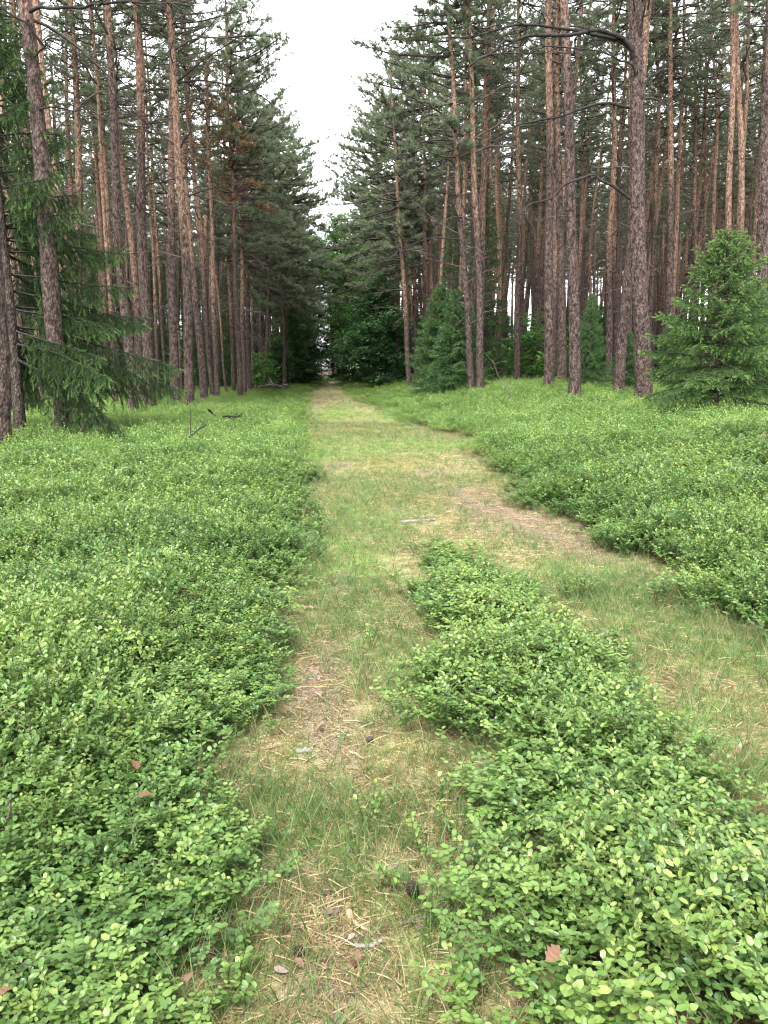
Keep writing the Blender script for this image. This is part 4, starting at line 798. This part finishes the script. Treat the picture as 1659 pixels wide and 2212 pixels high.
put_leaf(460, 2385, .07, 'oak', 'brown leaf in the lower left bilberries by the path', dz=.24)
put_leaf(8, 2425, .08, 'oak', 'orange leaf at the left edge on the foreground bilberries', dz=.25)
put_leaf(1350, 2330, .09, 'oak', 'orange-yellow leaf on the foreground bilberries right of the path', dz=.25)
put_leaf(1755, 1980, .06, 'oak', 'small red leaf among bilberries at the right', dz=.28)
put_leaf(1712, 1302, .10, 'oak', 'orange leaf on the right-hand bilberry carpet', dz=.26)
put_leaf(1860, 1065, .30, 'oval', 'pinkish leaf on the far bilberries at the right edge', dz=.32)
put_leaf(1585, 1580, .08, 'oak', 'tan leaf on the grassy side path')
put_leaf(1710, 1520, .07, 'oval', 'pale leaf at the far side of the grassy side path')
q = path_points(77, [(1.2, 7, .17)]); r.shuffle(q)
m_ = 0
for x, y, s in q:
    if (bl_eval(B_BARE, np.array([x]), np.array([y]))[0] > .22 or r.random() < .12) and m_ < 120:
        kind = 'oak' if r.random() < .4 else 'oval'; o = link('fallen_leaf', (OAKL if kind == 'oak' else OVAL)[int(r.integers(4))]); sz = r.uniform(.018, .038); o.location = (x, y, float(terrain(x, y)) + .012); o.rotation_euler = (r.normal(0, .3), r.normal(0, .3), r.uniform(0, 6.28)); o.scale = (sz,) * 3
        tag(o, 'small dry leaf fragment in the path litter', 'leaf', 'leaf fragments strewn over the paths'); m_ += 1
def stick(pts, rad, mat, label, dz=.012, twigs=0, cat='stick', name='fallen_stick', group='sticks on the ground', end=.5):
    dzs = np.broadcast_to(np.asarray(dz, float), (len(pts),)); P = np.array([ground_pt(x, y, q) for (x, y), q in zip(pts, dzs)]); b = P[0].copy(); k = len(P); s = np.linspace(0, k - 1, (k - 1) * 4 + 1); P = np.stack([np.interp(s, np.arange(k), P[:, a]) for a in range(3)], 1)
    for _ in range(2): P[1:-1] = (P[:-2] + 2 * P[1:-1] + P[2:]) / 4
    P += r.normal(0, rad * .25, P.shape); n = len(P); R = np.linspace(rad, rad * end, n); R[0] *= .8; mb = MB(); v, f = tube(P - b, R, 7); mb.add(v, f, 0, 0, True)
    for e, R_ in ((0, 1), (n - 1, -1)): mb.add(v[e * 7:e * 7 + 7], [list(range(7))[::-R_]], 0)
    root = mb.build(name, M[mat]); root.location = b; tag(root, label, cat, group)
    for t in range(twigs):
        i = r.integers(n // 4, n - 1); c = curve(P[i] - b, P[i + (1 if i < n - 1 else 0)] - P[i] + r.normal(0, .5, 3) * np.linalg.norm(P[-1] - P[0]) / n + [0, 0, .02], np.linalg.norm(P[-1] - P[0]) * r.uniform(.15, .4), 5, (0, 0, r.uniform(-.2, .3)), .15, r); tm = MB(); tm.add(*tube(c, np.linspace(rad * .5, rad * .15, 6), 4), 0, 0, True); tm.build('twig', M[mat], root)
    return root
stick([(742, 1484), (770, 1485), (800, 1486)], .012, 'pale_wood', 'straight pale stick lying across the path by the left bilberries')
stick([(722, 1835), (740, 1833), (758, 1834)], .013, 'birch', 'short white bark chip lying level on the path', end=.9)
stick([(855, 1836), (872, 1845), (890, 1856)], .008, 'pale_wood', 'short pale slanting stick mid-path')
stick([(775, 1695), (790, 1708), (815, 1725)], .008, 'pale_wood', 'bleached stick with dark bark end near the orange oak leaf')
stick([(952, 1515), (965, 1510), (978, 1506)], .012, 'pale_wood', 'pale broken stick at the left side of the bilberry wedge')
stick([(850, 2212), (853, 2232), (856, 2250)], .012, 'pale_wood', 'pale stripped stick pointing along the path near the bottom', end=.9)
stick([(862, 2252), (880, 2266), (910, 2282)], .007, 'pale_wood', 'thin pale twig continuing from the stripped stick')
stick([(866, 2312), (890, 2312), (915, 2310), (930, 2300)], .007, 'birch', 'curved white stick near the bottom of the path', end=.8)
stick([(975, 2258), (1010, 2247), (1060, 2242), (1130, 2236)], .006, 'grey_wood', 'long grey twig running into the right bilberries', twigs=2)
stick([(640, 1930), (620, 1915), (595, 1890)], .004, 'grey_wood', 'thin twig sticking from the left bilberry edge onto the path')
stick([(970, 1795), (945, 1789), (910, 1786)], .004, 'grey_wood', 'thin dark twig lying across the path below the wedge')
stick([(950, 1700), (965, 1708), (975, 1716)], .004, 'grey_wood', 'short grey twig at the right of the path')
stick([(1250, 1525), (1272, 1532), (1300, 1536)], .010, 'limb', 'dark knobbly stick behind the bilberry wedge', twigs=2)
stick([(975, 1276), (1010, 1274), (1060, 1270)], .022, 'birch', 'greyish white log end lying in the moss ahead of the wedge', end=.8)
stick([(1800, 1838), (1812, 1822), (1825, 1810)], .014, 'pale_wood', 'yellowish stick in the grass at the right edge')
stick([(1600, 1540), (1612, 1553), (1624, 1567)], .004, 'grey_wood', 'thin twig standing out in the side path grass')
stick([(1490, 1462), (1472, 1458), (1448, 1457)], .004, 'grey_wood', 'fine straight twig on the side path litter')
stick([(24, 2030), (21, 2000), (26, 1970), (25, 1950)], .006, 'grey_wood', 'bare grey twig poking from the left bilberries', dz=[.1, .26, .33, .38])
stick([(0, 1745), (20, 1730), (40, 1720)], .004, 'pale_wood', 'thin dry stalk leaning over the left bilberries', dz=.33)
stick([(1460, 1105), (1495, 1120), (1535, 1140), (1560, 1128)], .010, 'limb', 'dark bent twig on the right bilberry carpet', dz=.34, twigs=3)
stick([(1565, 1155), (1600, 1152), (1640, 1155)], .012, 'limb', 'fallen grey branch in the right bilberry carpet', dz=.33, twigs=3)
stick([(450, 1078), (480, 1052), (505, 1038)], .022, 'limb', 'dead arched branch on the left bilberry carpet', dz=[.25, .42, .45], twigs=4)
stick([(508, 1000), (520, 1012), (528, 1018)], .04, 'limb', 'short thick dark stick propped on the left bilberries', dz=[.5, .35, .3])
stick([(545, 1018), (560, 1016), (575, 1019), (590, 1012)], .03, 'limb', 'knotty dead limb right of the propped stick', dz=.36, twigs=4)
stick([(170, 1040), (195, 1048), (222, 1049), (245, 1050)], .035, 'grey_wood', 'grey fallen branch by the foot of the dark trunk', dz=.34, twigs=2)
stick([(205, 1066), (204, 1045), (210, 1025)], .02, 'grey_wood', 'upright forked dead stick by the fallen grey branch', dz=[.1, .4, .65], twigs=2)
for i, (a, b) in enumerate([((480, 992), (540, 996)), ((500, 998), (560, 993)), ((530, 990), (600, 1000)), ((560, 1000), (615, 994)), ((470, 996), (520, 1000))]):
    stick([a, ((a[0] + b[0]) / 2, (a[1] + b[1]) / 2 - 1.5), b], .022, 'twig' if i % 2 else 'grey_wood', ['brown branch at the left of the log debris under the orange-barked pine', 'thin branch crossing the middle of the log debris', 'longest branch of the log debris', 'branch at the right end of the log debris', 'grey branch at the near left of the log debris'][i], dz=.22, twigs=3, group='dead branches lying by the orange-barked pine')
for i in range(9):
    x0 = 625 + 7 * i; stick([(x0, 946 + r.uniform(-2, 2)), (x0 + 18, 940 + r.uniform(-3, 2)), (x0 + 36, 945 + r.uniform(-3, 3))], .03, 'twig', 'bare brown branch of the brushwood heap left of the path', dz=[.1, r.uniform(.5, 1.2), .15], twigs=4, group='branches of the brushwood heap')
# bent bare birch shoots before the right pines
for i, (pts, lab) in enumerate([([(1240, 1000), (1243, 960), (1215, 915), (1203, 880)], 'bent leaning birch shoot with pale bark right of the bushy spruce'), ([(1252, 985), (1246, 955), (1230, 925)], 'thin bare shoot crossing the bent birch shoot')]):
    base = ground_pt(*pts[0]); Y = base[1]; Q = np.array([at_depth(x * O, y * O, Y) for x, y in pts]); Q[0] = base; s = np.linspace(0, len(Q) - 1, 13); Q = np.stack([np.interp(s, np.arange(len(Q)), Q[:, a]) for a in range(3)], 1) - base; mb = MB(); mb.add(*tube(Q, np.linspace(.016, .005, 13), 6), 0, 0, True); o = mb.build('birch_shoot', M['grey_wood']); o.location = base; tag(o, lab, 'sapling', 'bare shoots right of the bushy spruce')
    for t in range(5):
        tm = MB(); k = r.integers(4, 12); tm.add(*tube(curve(Q[k], [r.normal(0, .6), r.normal(0, .6), .5], r.uniform(.2, .5), 4, (0, 0, -.3), .15, r), [.005, .004, .003, .0025, .002], 4), 0); tm.build('twig', M['grey_wood'], o)
# pine cones
def cone(ox, oy, L, label, tilt):
    root = thing('pine_cone', ground_pt(ox, oy, .018), label, 'pine cone', 'pine cones on the path'); root.rotation_euler = tilt
    n = 11; zc = np.linspace(0, L, n); mb = MB(); mb.add(*tube(np.column_stack([zc * 0, zc * 0, zc]), L * .26 * np.sin(np.linspace(.5, 3.0, n)) + .001, 8), 0, 0, True); mb.build('core', M['cone'], root)
    sm = MB(); sm.add([[0, -.010, 0], [0, .010, 0], [.016, .013, .004], [.016, -.013, .004], [.020, 0, .009]], [[0, 1, 2, 3]], 0); sm.add([[.016, .013, .004], [.020, 0, .009], [.016, -.013, .004], [.012, 0, -.002]], [[0, 1, 2], [0, 2, 3]], 0); me = sm.mesh('scale', [M['cone']])
    for i in range(44):
        t = (i + .5) / 44; a = i * 2.3999; R = L * .24 * sin(.45 + 2.4 * t); o = link('scale', me, root); o.location = (cos(a) * R * .8, sin(a) * R * .8, L * t * .95); o.rotation_euler = (0, -.9 + .7 * (1 - t), a); o.scale = ((.55 + .5 * sin(pi * t)) * L / .07 * .9,) * 3
cone(1015, 2190, .058, 'dark open pine cone standing at the right bilberry edge', (.25, -.3, 0))
cone(722, 2318, .040, 'dark pine cone lying in the lower left part of the path', (1.3, .3, .5))
cone(893, 1810, .034, 'small dark cone lying mid-path left of a small orange leaf', (1.4, .2, 2))
# lone bilberry sprigs beside the carpets
def leaf_part(seed):
    mb = MB(); v, f = leaf_tpl(.2, .2, True); mb.add(v, f, 0, .35 + .25 * (seed % 3)); return mb.mesh('leaf', [M['bilberry']])
LEAFM = [leaf_part(i) for i in range(3)]
def sprig(ox, oy, h, label, n_st=3, lf=.026):
    root = thing('bilberry_sprig', ground_pt(ox, oy), label, 'plant', 'lone bilberry sprigs beside the path'); count = 0
    for q in range(n_st):
        c = curve((r.normal(0, .012), r.normal(0, .012), -.01), (r.normal(0, .4), r.normal(0, .4), 1), h * r.uniform(.7, 1.1), 6, r.normal(0, .3, 3), .1, r); mb = MB(); mb.add(*tube(c, np.linspace(.002, .001, 7), 4), 0); mb.build('stem', M['bilberry_stem'], root)
        side = unit(np.cross(c[-1] - c[0], r.normal(0, 1, 3)))
        for i in range(9):
            u = .3 + .7 * (i + .5) / 9; j = min(5, int(u * 6)); p = c[j] + (c[j + 1] - c[j]) * (u * 6 - j); d = unit(c[j + 1] - c[j]) * .6 + side * (1 if i % 2 else -1) + r.normal(0, .2, 3); nr = np.array([0, 0, 1.0]) + r.normal(0, .3, 3)
            Fm = oriented(np.array([d]), np.array([nr]))[0]; o = link('leaf', LEAFM[int(r.integers(3))], root); s = lf * r.uniform(.75, 1.15)
            import mathutils
            o.matrix_local = mathutils.Matrix([[*(Fm[0] * s), p[0]], [*(Fm[1] * s), p[1]], [*(Fm[2] * s), p[2]], [0, 0, 0, 1]])
for ox, oy, h, lab in [(908, 2010, .16, 'yellow-green sprig growing out of the grass mid-path'), (968, 2168, .15, 'sprig standing close left of the dark open cone'), (1030, 2105, .16, 'sprig right above the dark open cone'), (1058, 2270, .17, 'sprig by the end of the long grey twig'), (1100, 2440, .17, 'sprig at the bottom edge, right side of the path'), (600, 2440, .16, 'sprig at the bottom edge, left side of the path'), (575, 2390, .15, 'sprig left of the grey bleached leaf'), (640, 1700, .18, 'sprig at the left bilberry edge above the orange oak leaf'), (935, 1560, .16, 'sprig before the front of the bilberry wedge'), (900, 1590, .13, 'low sprig in mid-path grass before the wedge'), (1085, 1950, .17, 'sprig at the left flank of the foreground wedge'), (1090, 2050, .16, 'second sprig down the left flank of the foreground wedge')]:
    sprig(ox, oy, h, lab)
# a few tall grass stalks
for ox, oy, h, lab in [(1475, 1500, .42, 'tall dark grass stalk on the side path by the wedge'), (1680, 1870, .45, 'tall grass stalk at the right of the bilberry wedge'), (690, 1900, .35, 'tall brown grass stalk left of the white bark chip'), (1515, 1480, .38, 'tall brown grass stalk in the middle of the side path'), (860, 2000, .36, 'tall dark stalk in the grass mid-path'), (770, 1800, .30, 'thin stalk by the orange oak leaf')]:
    b = ground_pt(ox, oy); c = curve((0, 0, -.01), (r.normal(0, .12), r.normal(0, .12), 1), h, 7, r.normal(0, .2, 3), .03, r); root = thing('grass_stalk', b, lab, 'grass stalk', 'tall grass stalks'); mb = MB(); mb.add(*tube(c, np.linspace(.0016, .0008, 8), 4), 0, .3); mb.build('stem', M['straw'], root)
    mb = MB(); n = 14; uu = r.uniform(5.0, 7, n); P = np.array([c[min(6, int(u))] + (c[min(7, int(u) + 1)] - c[min(6, int(u))]) * (u - int(u)) for u in uu]); stamp(mb, np.array([[0, -.12, 0], [0, .12, 0], [0, 0, 1.0]]), np.array([[0, 1, 2]]), P, frames(np.array([[0, 0, 1.0]] * n) + r.normal(0, .35, (n, 3)), r.uniform(0, 6, n)), np.full(n, .016), 0, .2); mb.build('seed_head', M['needle_litter'], root)
